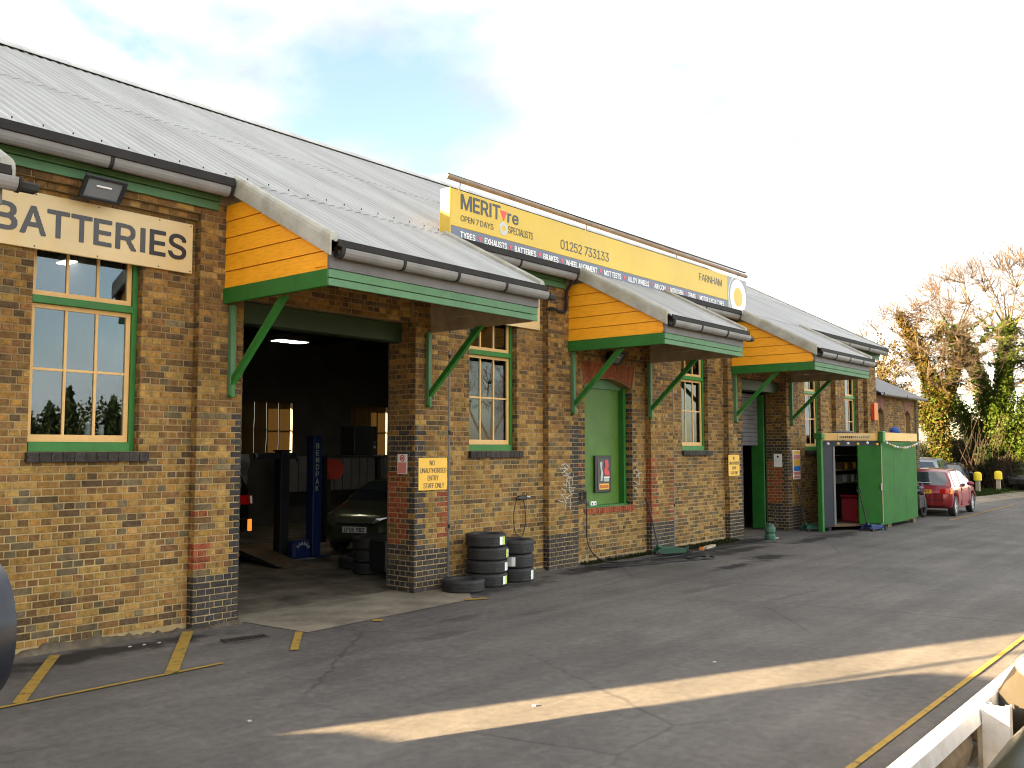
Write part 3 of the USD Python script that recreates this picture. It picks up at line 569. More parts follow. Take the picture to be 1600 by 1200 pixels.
# canopies
CAN = [(-0.51, 2.86), (6.15, 9.66), (13.08, 15.88), (19.45, 22.85)]
COUT = -2.05; CBOT = 3.77
def gutter(parent, x0, x1, yw, z, seg=1.83, wide=0.13, stub=0.16):
    """half-round gutter lengths with joint straps, hung on the face y=yw, rim at z"""
    prof = [(yw, z)] + [(yw - wide / 2 + wide / 2 * math.cos(t), z - .012 - wide * .62 * math.sin(t)) for t in np.linspace(0, math.pi, 9)] + [(yw - wide, z + .004), (yw - wide - .008, z + .004)] + \
           [(yw - wide / 2 - (wide / 2 + .008) * math.cos(t), z - .012 - (wide * .62 + .008) * math.sin(t)) for t in np.linspace(0, math.pi, 9)] + [(yw + .004, z)]
    n = max(1, int(round((x1 - x0) / seg))); e = np.linspace(x0, x1, n + 1)
    for a, b in zip(e[:-1], e[1:]):
        obj('gutter_length', prism_x(Polygon(prof).buffer(0), a + .004, b - .004), 'gutter_grey', parent)
    for k, a in enumerate(e):
        obj('gutter_joint', prism_x(Polygon(prof).buffer(.007).buffer(0), a - (.02 if k < n else .0), a + (.02 if k else .03)), 'gutter_black', parent)
    if stub: obj('gutter_outlet', bx(x1, x1 + stub, yw - wide * .95, yw - .02, z - .085, z - .01, .015), 'gutter_black', parent)
for ci, (a, b) in enumerate(CAN):
    c = thing('canopy', parent=B)
    zt = plane_z(COUT - .06)
    obj('roof_sheet', corrugated(a - .03, b + .05, COUT - .15, plane_z(COUT - .15) - .012, EY + .25, plane_z(EY + .25) - .012), 'roof_sheet', c, smooth=45)
    # flashing over the left verge (rounded) and a thin one at the right
    for xv, s, wdt in ((a - .02, -1, .19), (b + .05, 1, .09)):
        pr = [(0, -.01), (0, .04), (.03, .058), (.06, .060), (.09, .048), (.107, .020), (.112, -.02), (.112, -wdt), (.088, -wdt), (.085, -.03)]
        P = np.array(pr); V = []
        for y in (-.36, COUT - .10):
            for (ou, oz) in P: V.append((xv + .03 * -s * 0 + s * (ou - .06), y, plane_z(y) + oz))
        n = len(P); fs = [(i, (i + 1) % n, n + (i + 1) % n, n + i) for i in range(n)]
        m = trimesh.Trimesh(np.array(V), np.vstack([trimesh.geometry.triangulate_quads(fs), [(0, i + 1, i) for i in range(1, n - 1)], [(n, n + i, n + i + 1) for i in range(1, n - 1)]]), process=False); m.fix_normals()
        obj('verge_flashing', m, 'flashing', c)
    # boarded cheeks
    for x0, mtl, left in ((a, 'siding_yellow', True), (b - .03, 'bare_wood', False)):
        tri = Polygon([(-.125, 3.955), (COUT + .02, 3.955), (COUT + .02, plane_z(COUT) - .19), (-.125, plane_z(-.125) - .10)])
        zz = np.linspace(3.955, 4.96, 6 if True else 5)
        for z0, z1 in zip(zz[:-1], zz[1:]):
            s = tri.intersection(sbox(-3, z0 + .004, 0, z1 - .004))
            if s.is_empty or s.area < .002: continue
            m = prism_x(s, x0, x0 + .022)
            v = m.vertices; k = (v[:, 2] - z0) / (z1 - z0); m.vertices = np.c_[v[:, 0] + .012 * k * (1 if left else -1), v[:, 1:]]
            obj('siding_board' if left else 'cheek_board', m, mtl, c)
        obj('cheek_backing', prism_x(tri.buffer(-.01), x0 + (.036 if left else -.012), x0 + (.044 if left else -.004)), 'bare_wood', c)
        if left:
            s0, s1 = (-.125, plane_z(-.125) - .15), (COUT + .22, plane_z(COUT + .22) - .15)
            obj('barge_board', prism_x([(s0[0], s0[1] - .05), (s1[0], s1[1] - .05), s1, s0], x0 - .014, x0 + .004), 'siding_yellow', c)
            obj('end_board', prism_x([(COUT + .22, 3.99), (COUT - .005, 3.985), (COUT - .005, 4.05), (COUT + .22, 4.075)], x0 - .012, x0 - .002), 'siding_yellow', c)
    obj('side_fascia', bx(a - .02, a + .03, COUT - .01, -.13, CBOT, 3.953, .004), 'green_paint', c)
    obj('side_fascia', bx(b - .04, b + .015, COUT + .03, -.13, CBOT, 3.953, .004), 'bare_wood', c)
    # front: grey board, two pale green boards with a shadow line between
    obj('front_fascia', bx(a - .03, b + .02, COUT - .045, COUT - .012, 3.855, 3.945, .004), 'pale_green_paint', c)
    obj('front_fascia', bx(a - .03, b + .02, COUT - .040, COUT - .012, CBOT, 3.847, .004), 'pale_green_paint', c)
    obj('grey_board', bx(a - .03, b + .03, COUT - .052, COUT - .012, 3.95, 4.16, .003), 'zinc_board', c)
    obj('gutter_board', bx(a - .02, b + .04, COUT - .185, COUT - .165, 4.165, 4.24, .003), 'gutter_black', c)
    gutter(c, a + .04, b + .10, COUT - .055, 4.155, 0.93, 0.125)
    obj('rafter', cat_([prism_x([(-.13, plane_z(-.13) - .19), (COUT + .05, plane_z(COUT + .05) - .19), (COUT + .05, plane_z(COUT + .05) - .07), (-.13, plane_z(-.13) - .07)], x, x + .05) for x in np.linspace(a + .3, b - .3, 6)]), 'bare_wood', c)
    for bi, x in enumerate((a + .10, b - .10)):
        obj('bracket_post', bx(x - .035, x + .035, -.19, -.122, 2.69, CBOT - .002, .006), 'pale_green_paint', c)
        p, q = np.array([x, -.20, 2.86]), np.array([x, -1.16, CBOT - .004]); d = (q - p) / np.linalg.norm(q - p)
        st = prism_x([(-.19, 2.80), (-.19, 2.90), (-1.10, CBOT - .004), (-1.22, CBOT - .004)], x - .03, x + .03)
        obj('strut', st, 'green_paint', c)
        obj('bracket_foot', bx(x - .028, x + .028, -.205, -.122, 2.66, 2.84, .01), 'green_paint', c)
# eaves: gutter and frieze between the canopies
for a, b in [(XL, -0.62), (3.14, 6.04), (9.82, 12.96), (16.03, 19.33), (23.0, 29.72)]:
    e = thing('eaves', parent=B)
    obj('frieze_board', bx(a, b, -.155, -.124, 4.87, 4.965, .003), 'pale_green_paint', e)
    obj('frieze_board', bx(a, b, -.185, -.128, 4.972, 5.035, .003), 'pale_green_paint', e)
    obj('eaves_board', bx(a, b + .03, -.28, -.255, 5.03, 5.155, .003), 'gutter_black', e)
    obj('soffit', bx(a, b, -.254, .0, 5.036, 5.05), 'gutter_black', e)
    gutter(e, a + .03, b - .02, -.281, 5.10, 1.83, 0.14, 0)
    obj('gutter_rim', bx(a, b + .02, -.45, -.428, 5.105, 5.205, .004), 'gutter_black', e)

# windows
def window(x0, x1, z0, z1, top_hidden=True):
    w = thing('window', parent=B); yf = 0.10
    obj('outer_frame', bx(x0, x0 + .030, yf, yf + .12, z0, z1 - .002, .004), 'green_paint', w)
    obj('outer_frame', bx(x1 - .065, x1 - .005, yf, yf + .12, z0, z1 - .002, .004), 'green_paint', w)
    obj('sill_board', bx(x0 + .031, x1 - .066, yf - .035, yf + .12, z0, z0 + .10, .006), 'green_paint', w)
    obj('transom', bx(x0 + .031, x1 - .066, yf - .02, yf + .12, 3.56, 3.64, .005), 'green_paint', w)
    obj('head', bx(x0 + .031, x1 - .066, yf, yf + .12, z1 - .06, z1 - .002), 'green_paint', w)
    a, b = x0 + .032, x1 - .067
    for (za, zb, bot, bars) in ((z0 + .102, 3.558, .075, [2.88]), (3.642, z1 - .062, .055, [])):
        s = yf + .03
        sash = [bx(a, a + .05, s, s + .045, za, zb), bx(b - .05, b, s, s + .045, za, zb), bx(a + .05, b - .05, s, s + .045, za, za + bot), bx(a + .05, b - .05, s, s + .045, zb - .045, zb)]
        for k in (0, 1, 2, 3): obj('sash_rail', sash[k], 'sash_yellow', w)
        xs = [a + .05 + (b - a - .1) * t for t in (1 / 3, 2 / 3)]
        for x in xs: obj('glazing_bar', bx(x - .014, x + .014, s + .004, s + .04, za + bot + .001, zb - .046), 'sash_yellow', w)
        for z in bars: obj('glazing_bar', bx(a + .051, b - .051, s + .007, s + .037, z - .013, z + .013), 'sash_yellow', w)
        ex = [a + .05] + xs + [b - .05]; ez = [za + bot] + bars + [zb - .045]
        for i in range(3):
            for j in range(len(ez) - 1):
                t = rnd.uniform(-.35, .35)
                pn = bx(ex[i], ex[i + 1], s + .018, s + .022, ez[j], ez[j + 1]); rot(pn, t, (0, 0, 1), pn.centroid); rot(pn, rnd.uniform(-.3, .3), (1, 0, 0), pn.centroid)
                obj('pane', pn, 'window_glass', w)
    n = 11
    for k in range(n):                                      # bull-nosed sill of blue bricks on edge
        xa = x0 - .02 + (x1 + .10 - x0 + .02) * k / n; xb = x0 - .02 + (x1 + .12 - x0) * (k + 1) / n
        V, Fc, T = None, None, None
        br = bx(xa + .001, xb - .001, -.06 + rnd.uniform(-.001, .001), .09, z0 - .108, z0 - .004, .005)
        obj('sill_brick', br, 'brick_look', w, tint=np.tile(np.array(PAL['blue']) * rnd.uniform(.6, 1.1), (len(br.vertices), 1)))
    return w
for a, b in WINX: window(a, b, WZ0, WZ1)
for x, h_, lb in ((4.79, .16, 'tall white bottle on the sill inside the nearest window'), (4.94, .13, 'short white pot on the sill inside the nearest window')):
    t = thing('bottle', lb, 'bottle', loc=(x, .34, 2.19)); obj('body', lathe([(0, 0), (.028, 0), (.03, .01), (.03, h_ * .7), (.022, h_ * .8), (.0, h_ * .8)], 16), 'white_print', t, smooth=40); obj('cap', cyl((0, 0, h_ * .8), (0, 0, h_), .034, 14), 'white_print', t)
    obj('stand', bx(-.06, .06, -.05, .05, -.07, -.001), 'bare_wood', t)
t = thing('paper_sheet', 'white paper sheet with slanted top hung inside the third window', 'paper')
obj('sheet', prism_y([(17.40, 2.42), (17.86, 2.42), (17.84, 3.05), (17.70, 3.28), (17.40, 3.46)], .33, .334), 'white_print', t); obj('clip', bx(17.72, 17.86, .32, .329, 3.26, 3.40), 'white_print', t)
# boarded doorway
d = thing('boarded_doorway', parent=B)
obj('door_panel', prism_y(Polygon(arc).buffer(-.004).intersection(sbox(13, 0, 15.24, 5)), 0.245, 0.27), 'door_green', d)
obj('jamb_board', bx(15.245, 15.325, 0.13, 0.245, GD[2] + .01, GD[3] + .02), 'green_paint', d)
obj('head_board', prism_y(Polygon(arc).buffer(-.004).intersection(sbox(13, 3.20, 16, 5)), 0.20, 0.243), 'pale_green_paint', d)
obj('threshold', bx(13.76, 15.33, 0.10, 0.24, GD[2] + .001, GD[2] + .03), 'green_paint', d)
n = 24
for k in range(n):                                          # red brick sill, bricks on end
    a, b = 13.72 + 1.70 * k / n, 13.72 + 1.70 * (k + 1) / n
    br = bx(a + .003, b - .003, -.012 + rnd.uniform(-.004, .002), .12, 11.6 * CO, 13 * CO - .003, .004)
    obj('sill_brick', br, 'brick_look', d, tint=np.tile(np.array(PAL['red']) * rnd.uniform(.9, 1.5), (len(br.vertices), 1)))
n = 22
for k in range(n):                                          # rubbed red brick arch over the doorway
    t0, t1 = k / n, (k + 1) / n
    def P(t, top):
        x = ARCH[0] + .11 + (ARCH[1] - ARCH[0] - .22) * t
        if top: return (ARCH[0] + .004 + (ARCH[1] - ARCH[0] - .008) * t, ARCH[3] - .004)
        return (x, GD[3] + 0.17 * math.sin(math.pi * t) + .002)
    q = Polygon([P(t0 + .004, 0), P(t1 - .004, 0), P(t1 - .004, 1), P(t0 + .004, 1)])
    br = prism_y(q, rnd.uniform(-.004, .001), .05)
    obj('arch_brick', br, 'brick_look', d, tint=np.tile(np.array(PAL['red']) * rnd.uniform(.75, 1.2), (len(br.vertices), 1)))
# doors of the third bay
d3 = thing('folding_door', parent=B)
obj('door_leaf', bx(22.38, 22.44, 0.46, 0.80, 0.03, 3.45, .005), 'green_paint', d3)
obj('door_leaf', bx(20.0, 20.05, 0.20, 0.95, 0.03, 3.45, .005), 'green_paint', d3)
obj('jamb_post', bx(19.972, 20.06, -.02, 0.16, 0.01, 3.47, .005), 'pale_green_paint', d3)
sh = thing('roller_shutter', parent=B)
for k in range(12):
    obj('slat', bx(20.1, 22.38, 0.62, 0.64, 2.15 + .11 * k, 2.252 + .11 * k, .004), 'zinc_board', sh)
obj('counter', bx(20.6, 23.5, 2.2, 2.5, .01, 0.95), 'interior_dark', B); obj('counter_edge', bx(20.6, 23.4, 2.17, 2.199, 0.86, 0.96), 'notice_yellow', B)
# pipes
def pipe(pts, r, material='grey_pipe', clips=()):
    p = thing('downpipe', parent=B); obj('pipe', tube(pts, r, 12), material, p, smooth=40)
    for (x, y, z) in clips: obj('clip', cyl((x, y, z - .03), (x, y, z + .03), r + .012, 12), 'gutter_black', p)
pipe([(10.075, -.06, 0.05), (10.075, -.06, 3.55)], .033, clips=[(10.075, -.06, z) for z in (.9, 2.3, 3.45)])
pipe([(16.80, -.06, 0.05), (16.80, -.06, 3.55)], .033, clips=[(16.80, -.06, z) for z in (.9, 2.3, 3.45)])
pipe([(23.36, -.06, 0.05), (23.36, -.06, 3.55)], .033, clips=[(23.36, -.06, z) for z in (.9, 2.3, 3.45)])
pipe(spline([(12.93, -.33, 5.06), (12.93, -.3, 4.95), (12.93, -.20, 4.80), (12.93, -.19, 4.55), (12.90, -.19, 4.47), (12.7, -.18, 4.45), (12.45, -.18, 4.44)], 30), .026, 'gutter_black')

# ------------------------------------------------------------------ signs and fittings on the wall
s = thing('sign', 'cream board lettered BATTERIES above the nearest window', 'sign')
SY = -0.045
obj('board', bx(3.0, 5.77, SY, -.008, 4.085, 4.665, .004), 'cream_sign', s)
for t, u0, u1 in (('B', 3.59, 3.83), ('A', 3.86 - .01, 4.11), ('T', 4.115, 4.345), ('T', 4.36, 4.585), ('E', 4.60, 4.80), ('R', 4.84, 5.08)):
    text(s, t, u0, u1, 4.236, 0.275, SY - .002, 'letter_grey', bold=True, name='letter')
obj('letter', bx(5.125, 5.185, SY - .005, SY - .002, 4.236, 4.511), 'letter_grey', s)
for t, u0, u1 in (('E', 5.235, 5.43), ('S', 5.46, 5.69)): text(s, t, u0, u1, 4.236, 0.275, SY - .002, 'letter_black', bold=True, name='letter')
for x in (3.3, 4.0, 4.65, 5.35, 5.74):
    for z in (4.11, 4.64): obj('screw', cyl((x, SY - .004, z), (x, SY + .001, z), .008, 8), 'letter_black', s)
s = thing('sign', 'plain cream end of a board over the window right of the big doorway', 'sign')
obj('board', bx(9.95, 12.365, SY, -.008, 4.085, 4.665, .004), 'cream_sign', s)
for x in (10.2, 11.3, 12.33):
    for z in (4.11, 4.64): obj('screw', cyl((x, SY - .004, z), (x, SY + .001, z), .008, 8), 'letter_black', s)

s = thing('sign', 'long yellow fascia sign with blue-grey strip on the eaves', 'sign')
SX0, SX1, SZ0, SZ1, Y = 9.86, 19.92, 5.185, 5.975, -0.44
def fx(x, y0=-.30): return x * (Y + 9.65) / (y0 + 9.65)
def fz(z): return 2.05 + (z - 2.05) * (Y + 9.65) / (-.30 + 9.65)
SX0, SX1, SZ0, SZ1 = fx(SX0), fx(SX1), fz(SZ0), fz(SZ1)
obj('panel', bx(SX0, fx(18.95), Y, Y + .12, SZ0 + .218, SZ1, .006), 'sign_yellow', s)
obj('return', bx(SX0 - .025, SX0 - .001, Y - .006, Y + .20, SZ0, SZ1 + .004, .004), 'sign_yellow', s)
obj('strip', bx(SX0, fx(18.95), Y + .001, Y + .12, SZ0, SZ0 + .216, .004), 'band_blue', s)
obj('end_panel', bx(fx(18.952), SX1, Y + .001, Y + .12, SZ0, SZ1, .006), 'sign_grey', s)
SC = (Y + 9.65) / 9.35
def st(t, x0, x1, z0, h, m='letter_grey', bold=False, nm='lettering'): text(s, t, fx(x0), fx(x1), fz(z0), h * SC, Y - .001, m, bold=bold, name=nm)
st('MERIT', 10.08, 11.01, 5.70, .225, bold=True); st('re', 11.185, 11.47, 5.705, .19, bold=True)
def flat(poly, m, nm, d=.003, y=None): return obj(nm, prism_y(poly, (Y if y is None else y) - d, (Y if y is None else y) + .001), m, s)
flat([(fx(11.0), fz(5.862)), (fx(11.175), fz(5.862)), (fx(11.09), fz(5.70))], 'red_print', 'triangle')
st('OPEN 7 DAYS', 10.08, 10.84, 5.51, .09)
from shapely.geometry import Point
flat(Point(fx(11.085), fz(5.575)).buffer(.105).difference(Point(fx(11.085), fz(5.575)).buffer(.048)), 'silver_print', 'ring')
st('SPECIALISTS', 11.205, 11.85, 5.53, .115)
st('01252 733133', 12.62, 14.12, 5.515, .165)
st('FARNHAM', 17.61, 18.67, 5.68, .155)
words = [('TYRES', 10.07, 10.41), ('EXHAUSTS', 10.63, 11.17), ('BATTERIES', 11.37, 11.93), ('BRAKES', 12.13, 12.55), ('WHEEL ALIGNMENT', 12.77, 13.73), ('MOT TESTS', 13.96, 14.53), ('ALLOY WHEELS', 14.77, 15.54), ('AIR CON', 15.74, 16.17), ('NITROGEN', 16.37, 16.90), ('TPMS', 17.11, 17.43), ('MOTOR CYCLE TYRES', 17.62, 18.76)]
for w, a, b in words: st(w, a, b, 5.25, .095, 'white_print', True)
for (w, a, b), (w2, a2, b2) in zip(words[:-1], words[1:]):
    x = fx((b + a2) / 2); flat([(x - .04, fz(5.335)), (x + .04, fz(5.335)), (x, fz(5.25))], 'red_print', 'triangle')
from shapely import affinity as aff
el = lambda a, b: aff.scale(Point(fx(19.47), fz(5.545)).buffer(1.0, 32), a, b)
flat(el(.40, .40).intersection(sbox(SX0, SZ0 + .002, SX1 - .002, SZ1 - .002)), 'white_print', 'roundel'); flat(el(.215, .215), 'sign_yellow', 'roundel', .005)
c0 = Point(fx(19.47), fz(5.545))
flat(c0.buffer(.50, 40).difference(c0.buffer(.455, 40)).intersection(sbox(fx(18.96), SZ0 + .003, fx(19.47), SZ1 - .003)), 'silver_print', 'arc', .002)
for x in np.linspace(10.2, 19.5, 6): obj('bracket', bx(x - .02, x + .02, Y + .121, -.16, 5.21, 5.25), 'dark_steel', s)
r = thing('lighting_trough', 'long brown tube on thin posts above the yellow sign', 'light fitting')
obj('tube', tube([(SX0 - .1, Y + .0, fz(6.135)), (SX1 - .0, Y, fz(6.09))], .042, 12), 'rail_wood', r, smooth=40)
obj('top_strip', bx(SX0 - .1, SX1, Y - .03, Y + .03, fz(6.165), fz(6.175)), 'dark_steel', r)
for x in (SX0 + .2, SX0 + 3.5, SX0 + 6.7, SX1 - .45): obj('post', cyl((x, Y + .02, SZ1 - .01), (x, Y, fz(6.11)), .012, 8), 'dark_steel', r)

def notice(name, label, x0, x1, z0, z1, y=-.128, m='notice_yellow'):
    t = thing(name, label, 'sign'); obj('plate', bx(x0, x1, y - .006, y, z0, z1, .003), m, t); return t
t = notice('notice', 'square yellow notice forbidding unauthorised entry beside the big doorway', 9.39, 9.985, 1.455, 1.925)
for w, a, b, z in (('NO', 9.615, 9.72, 1.815), ('UNAUTHORISED', 9.42, 9.965, 1.705), ('ENTRY', 9.575, 9.80, 1.595), ('STAFF ONLY', 9.49, 9.92, 1.485)): text(t, w, a, b, z, .072, -.1345, 'letter_grey')
t = notice('notice', 'tall yellow notice on the pier left of the far doorway', 19.19, 19.74, 1.445, 1.92)
for w, a, b, z in (('NO', 19.41, 19.50, 1.81), ('UNAUTHORISED', 19.22, 19.71, 1.70), ('ENTRY', 19.36, 19.57, 1.59), ('STAFF ONLY', 19.28, 19.66, 1.48)): text(t, w, a, b, z, .07, -.1345, 'letter_grey')
t = thing('notice', 'small pink and white no smoking notice on the door jamb', 'sign')
obj('plate', bx(9.318, 9.324, .03, .235, 1.69, 1.98, .002), 'white_print', t); obj('panel', bx(9.3155, 9.3175, .045, .22, 1.70, 1.86), 'pink_print', t)
ringm = trimesh.creation.annulus(.035, .05, .002, sections=24); rot(ringm, 90, (0, 1, 0)); obj('symbol', move(ringm, (9.316, .13, 1.92)), 'red_print', t)
obj('symbol', rot(bx(9.315, 9.317, .085, .175, 1.915, 1.925), 45, (1, 0, 0), (9.316, .13, 1.92)), 'red_print', t)
obj('symbol', rot(bx(9.3145, 9.3155, .10, .165, 1.913, 1.925), -25, (1, 0, 0), (9.316, .13, 1.92)), 'letter_black', t)
t = thing('notice', 'plain pale notice on the jamb of the far doorway', 'sign')
obj('plate', bx(22.487, 22.493, 0.02, 0.24, 1.60, 1.93, .002), 'white_print', t); obj('symbol', cyl((22.486, .13, 1.86), (22.488, .13, 1.86), .03, 16), 'letter_grey', t)
t = thing('notice', 'tall safety notice with yellow, pink and blue panels by the far doorway', 'sign')
obj('plate', bx(22.80, 23.28, -.134, -.128, 1.28, 2.03, .002), 'white_print', t)
for z0, z1, m in ((1.925, 2.01, 'notice_yellow'), (1.80, 1.905, 'pink_print'), (1.63, 1.785, 'notice_yellow'), (1.495, 1.615, 'blue_print'), (1.395, 1.47, 'pink_print'), (1.31, 1.365, 'pink_print')):
    obj('panel', bx(22.86, 23.26, -.1375, -.1345, z0, z1), m, t)
t = thing('alarm_box', 'orange-red alarm box high on the far end pier', 'alarm box')
obj('body', bx(28.90, 29.20, -.22, -.121, 2.96, 3.46, .02), 'alarm_red', t); obj('lid', bx(28.88, 29.22, -.235, -.221, 2.94, 3.48, .01), 'orange_paint', t)
t = thing('poster_frame', 'black framed red and white poster on the green door', 'poster')
obj('frame', bx(14.36, 14.90, .195, .243, 1.235, 1.93, .008), 'black_plastic', t)
px, pz = 14.43, 1.29
obj('print', bx(px, px + .40, .189, .194, 1.30, 1.87), 'letter_grey', t)
def pf(poly, m, y): obj('print', prism_y(poly, y - .003, y), m, t)
pf([(14.50, 1.80), (14.58, 1.82), (14.57, 1.68), (14.61, 1.60), (14.58, 1.45), (14.52, 1.45), (14.54, 1.62)], 'silver_print', .188)
pf([(14.66, 1.84), (14.76, 1.85), (14.79, 1.72), (14.74, 1.68), (14.81, 1.62), (14.82, 1.55), (14.66, 1.56), (14.63, 1.66), (14.68, 1.72)], 'red_print', .184)
pf([(14.62, 1.53), (14.82, 1.53), (14.82, 1.505), (14.62, 1.505)], 'white_print', .184); pf([(14.62, 1.50), (14.80, 1.50), (14.80, 1.44), (14.62, 1.44)], 'silver_print', .184)
pf([(14.47, 1.40), (14.80, 1.40), (14.80, 1.29), (14.47, 1.29)], 'notice_yellow', .186); pf([(14.49, 1.375), (14.78, 1.375), (14.78, 1.315), (14.49, 1.315)], 'orange_paint', .182)
for x, z, nm in ((13.98, 1.06, 'grey socket box on the left edge of the green door'), (14.20, 0.99, 'white double socket low on the green door')):
    t = thing('socket', nm, 'socket'); obj('body', bx(x, x + (.10 if x < 14 else .19), .19, .244, z, z + .09, .008), 'white_tile' if x < 14 else 'white_print', t)
    for k in range(1 if x < 14 else 2): obj('hole', cyl((x + .05 + .09 * k, .188, z + .045), (x + .05 + .09 * k, .191, z + .045), .018, 10), 'letter_black', t)
def floodlight(label, loc, tilt=38, rz=0, sc=1.0):
    t = thing('floodlight', label, 'floodlight', loc=loc, rz=rz)
    ax, o = (1, 0, 0), (0, -.10, -.02)
    body = trimesh.convex.convex_hull(np.array([(x * .215 * sc, y, z * sc) for x in (-1, 1) for y, z in ((-.20, .13), (-.20, -.13))] + [(x * .13 * sc, -.08, z * .08 * sc) for x in (-1, 1) for z in (-1, 1)]))
    obj('housing', rot(body, tilt, ax, o), 'black_plastic', t)
    fr = cat_([bx(-.225 * sc, .225 * sc, -.222, -.198, .10 * sc, .14 * sc, .006), bx(-.225 * sc, .225 * sc, -.222, -.198, -.14 * sc, -.10 * sc, .006), bx(-.225 * sc, -.185 * sc, -.222, -.198, -.10 * sc, .10 * sc), bx(.185 * sc, .225 * sc, -.222, -.198, -.10 * sc, .10 * sc)])
    obj('bezel', rot(fr, tilt, ax, o), 'black_plastic', t)
    obj('lens', rot(bx(-.184 * sc, .184 * sc, -.210, -.203, -.099 * sc, .099 * sc), tilt, ax, o), 'lamp_glass', t)
    obj('lamp', rot(cyl((-.08 * sc, -.212, .03), (.08 * sc, -.212, .03), .010, 8), tilt, ax, o), 'white_print', t)
    obj('mount', bx(-.05, .05, -.10, .0, -.07, .05, .01), 'black_plastic', t)
    return t
floodlight('black floodlight above the BATTERIES board', (4.56, -.115, 4.84), 40)
floodlight('black floodlight over the green boarded doorway', (14.50, -.01, 3.83), 40)
# white paint daubs on the pier and wall
t = thing('paint_marks', 'white scrawled paint marks on the pier left of the green door', 'paint marks')
g = np.random.default_rng(5)
for k in range(26):
    x = 12.83 + .36 * g.random(); z = 1.10 + .72 * (k / 26); ln = .03 + .08 * g.random()
    a = g.choice([0.1, 1.5, -.5]) + g.normal(0, .25); q = [(x + math.cos(a) * ln * u + g.normal(0, .006), z + math.sin(a) * ln * u + g.normal(0, .006)) for u in (-1, -.3, .3, 1)]
    from shapely.geometry import LineString
    obj('stroke', prism_y(LineString(q).buffer(.006, 2), -.1275, -.125), 'old_white', t)
t = thing('paint_marks', 'white paint daubs on the brick right of the green door', 'paint marks')
for k in range(12):
    x = 15.46 + .16 * g.random(); z = 1.25 + .55 * g.random(); a = g.uniform(0, 3); ln = .02 + .04 * g.random()
    obj('stroke', prism_y(LineString([(x - ln * math.cos(a), z - ln * math.sin(a)), (x, z + .01), (x + ln * math.cos(a), z + ln * math.sin(a))]).buffer(.007, 2), -.0075, -.005), 'old_white', t)
# cable loop on a wall socket
t = thing('wall_cable', 'black cable loop hung from a socket on the brick wall', 'cable')
obj('socket', bx(11.80, 11.98, -.06, -.002, 1.22, 1.29, .01), 'black_plastic', t); obj('plug', cyl((11.78, -.07, 1.255), (11.70, -.07, 1.245), .02, 8), 'black_plastic', t); obj('tap', cyl((11.98, -.05, 1.27), (12.06, -.06, 1.25), .016, 8), 'steel', t)
obj('cable', tube(spline([(11.72, -.06, 1.24), (11.66, -.05, 1.05), (11.66, -.05, .8), (11.74, -.05, .64), (11.84, -.05, .62), (11.92, -.05, .72), (11.96, -.05, .95), (11.90, -.05, 1.22)], 50), .0075), 'rubber', t, smooth=True)
t = thing('electric_cable', 'black cable running down the wall below the green door to the ground', 'cable')
obj('cable', tube(spline([(13.70, -.05, 1.30), (13.72, -.04, 1.1), (13.73, -.04, .7), (13.72, -.06, .4), (13.85, -.16, .12), (14.1, -.33, .02), (14.6, -.55, .014), (15.6, -.75, .014), (16.6, -.70, .014), (18.3, -.75, .014), (19.5, -1.1, .014)], 90), .011), 'rubber', t, smooth=True)
t = thing('air_hose', 'dark hose lying in curves on the ground below the green door', 'hose')
obj('hose', tube(spline([(13.4, -.55, .016), (14.2, -.95, .016), (15.0, -1.2, .016), (15.7, -1.35, .016), (16.0, -1.15, .016), (15.75, -1.0, .016), (15.45, -1.18, .016), (15.6, -1.42, .016), (16.0, -1.3, .025)], 90), .014), 'rubber', t, smooth=True)
t = thing('hand_tool', 'tangled black tools hanging on a nail by the green door', 'tool')
obj('coil', cat_([tube([(13.60 + (.06 + .01 * k) * math.cos(a), -.03 - .012 * k, 1.22 + (.07 + .012 * k) * math.sin(a)) for a in np.linspace(0, 6.28, 20)], .008, 6) for k in range(3)]), 'rubber', t, smooth=True)
obj('hanger', cyl((13.60, -.08, 1.29), (13.60, 0.0, 1.29), .008, 6), 'steel', t)

# ------------------------------------------------------------------ tyres
def tyre_mesh(R=.315, w=.195, ri=.19):
    prof = [(ri, -w * .36), (ri + .015, -w * .46), (R * .80, -w * .5), (R * .93, -w * .47), (R * .985, -w * .40), (R, -w * .30)]
    for gz in (-.18, 0.0, .18): prof += [(R, w * gz - .009), (R - .010, w * gz - .007), (R - .010, w * gz + .007), (R, w * gz + .009)]
    prof += [(R, w * .30), (R * .985, w * .40), (R * .93, w * .47), (R * .80, w * .5), (ri + .015, w * .46), (ri, w * .36), (ri - .004, 0), (ri, -w * .36)]
    return lathe(prof, 56)
def tyre(label, loc, R=.315, w=.195, rz=0, stickers=(), group=None, tilt=None, mat_='rubber'):
    t = thing('tyre', label, 'tyre', group, loc, rz)
    obj('casing', move(tyre_mesh(R, w), (0, 0, w / 2)), mat_, t, smooth=25)
    for ang, m1, m2 in stickers:
        for k, mm in enumerate((m1, m2)):
            a0 = math.radians(ang) + k * .20
            V = [(math.cos(a) * (R + .003), math.sin(a) * (R + .003), z) for a in np.linspace(a0, a0 + .19, 5) for z in (.035, w - .04)]
            V += [(x * .985, y * .985, z) for x, y, z in V]
            obj('label_sticker', trimesh.convex.convex_hull(np.array(V)), mm, t)
    return t
x, y = 10.62, -.37
paint('lime_print', (0.45, 0.62, 0.06), 0.5); paint('mint_print', (0.10, 0.42, 0.16), 0.5)
tyre('bottom tyre of the taller front stack against the wall', (x, y, 0), rz=-5, stickers=[(-84, 'white_print', 'lime_print')])
tyre('second tyre from the ground in the taller front stack', (x + .01, y + .01, .196), rz=8, stickers=[(-88, 'white_print', 'white_print')])
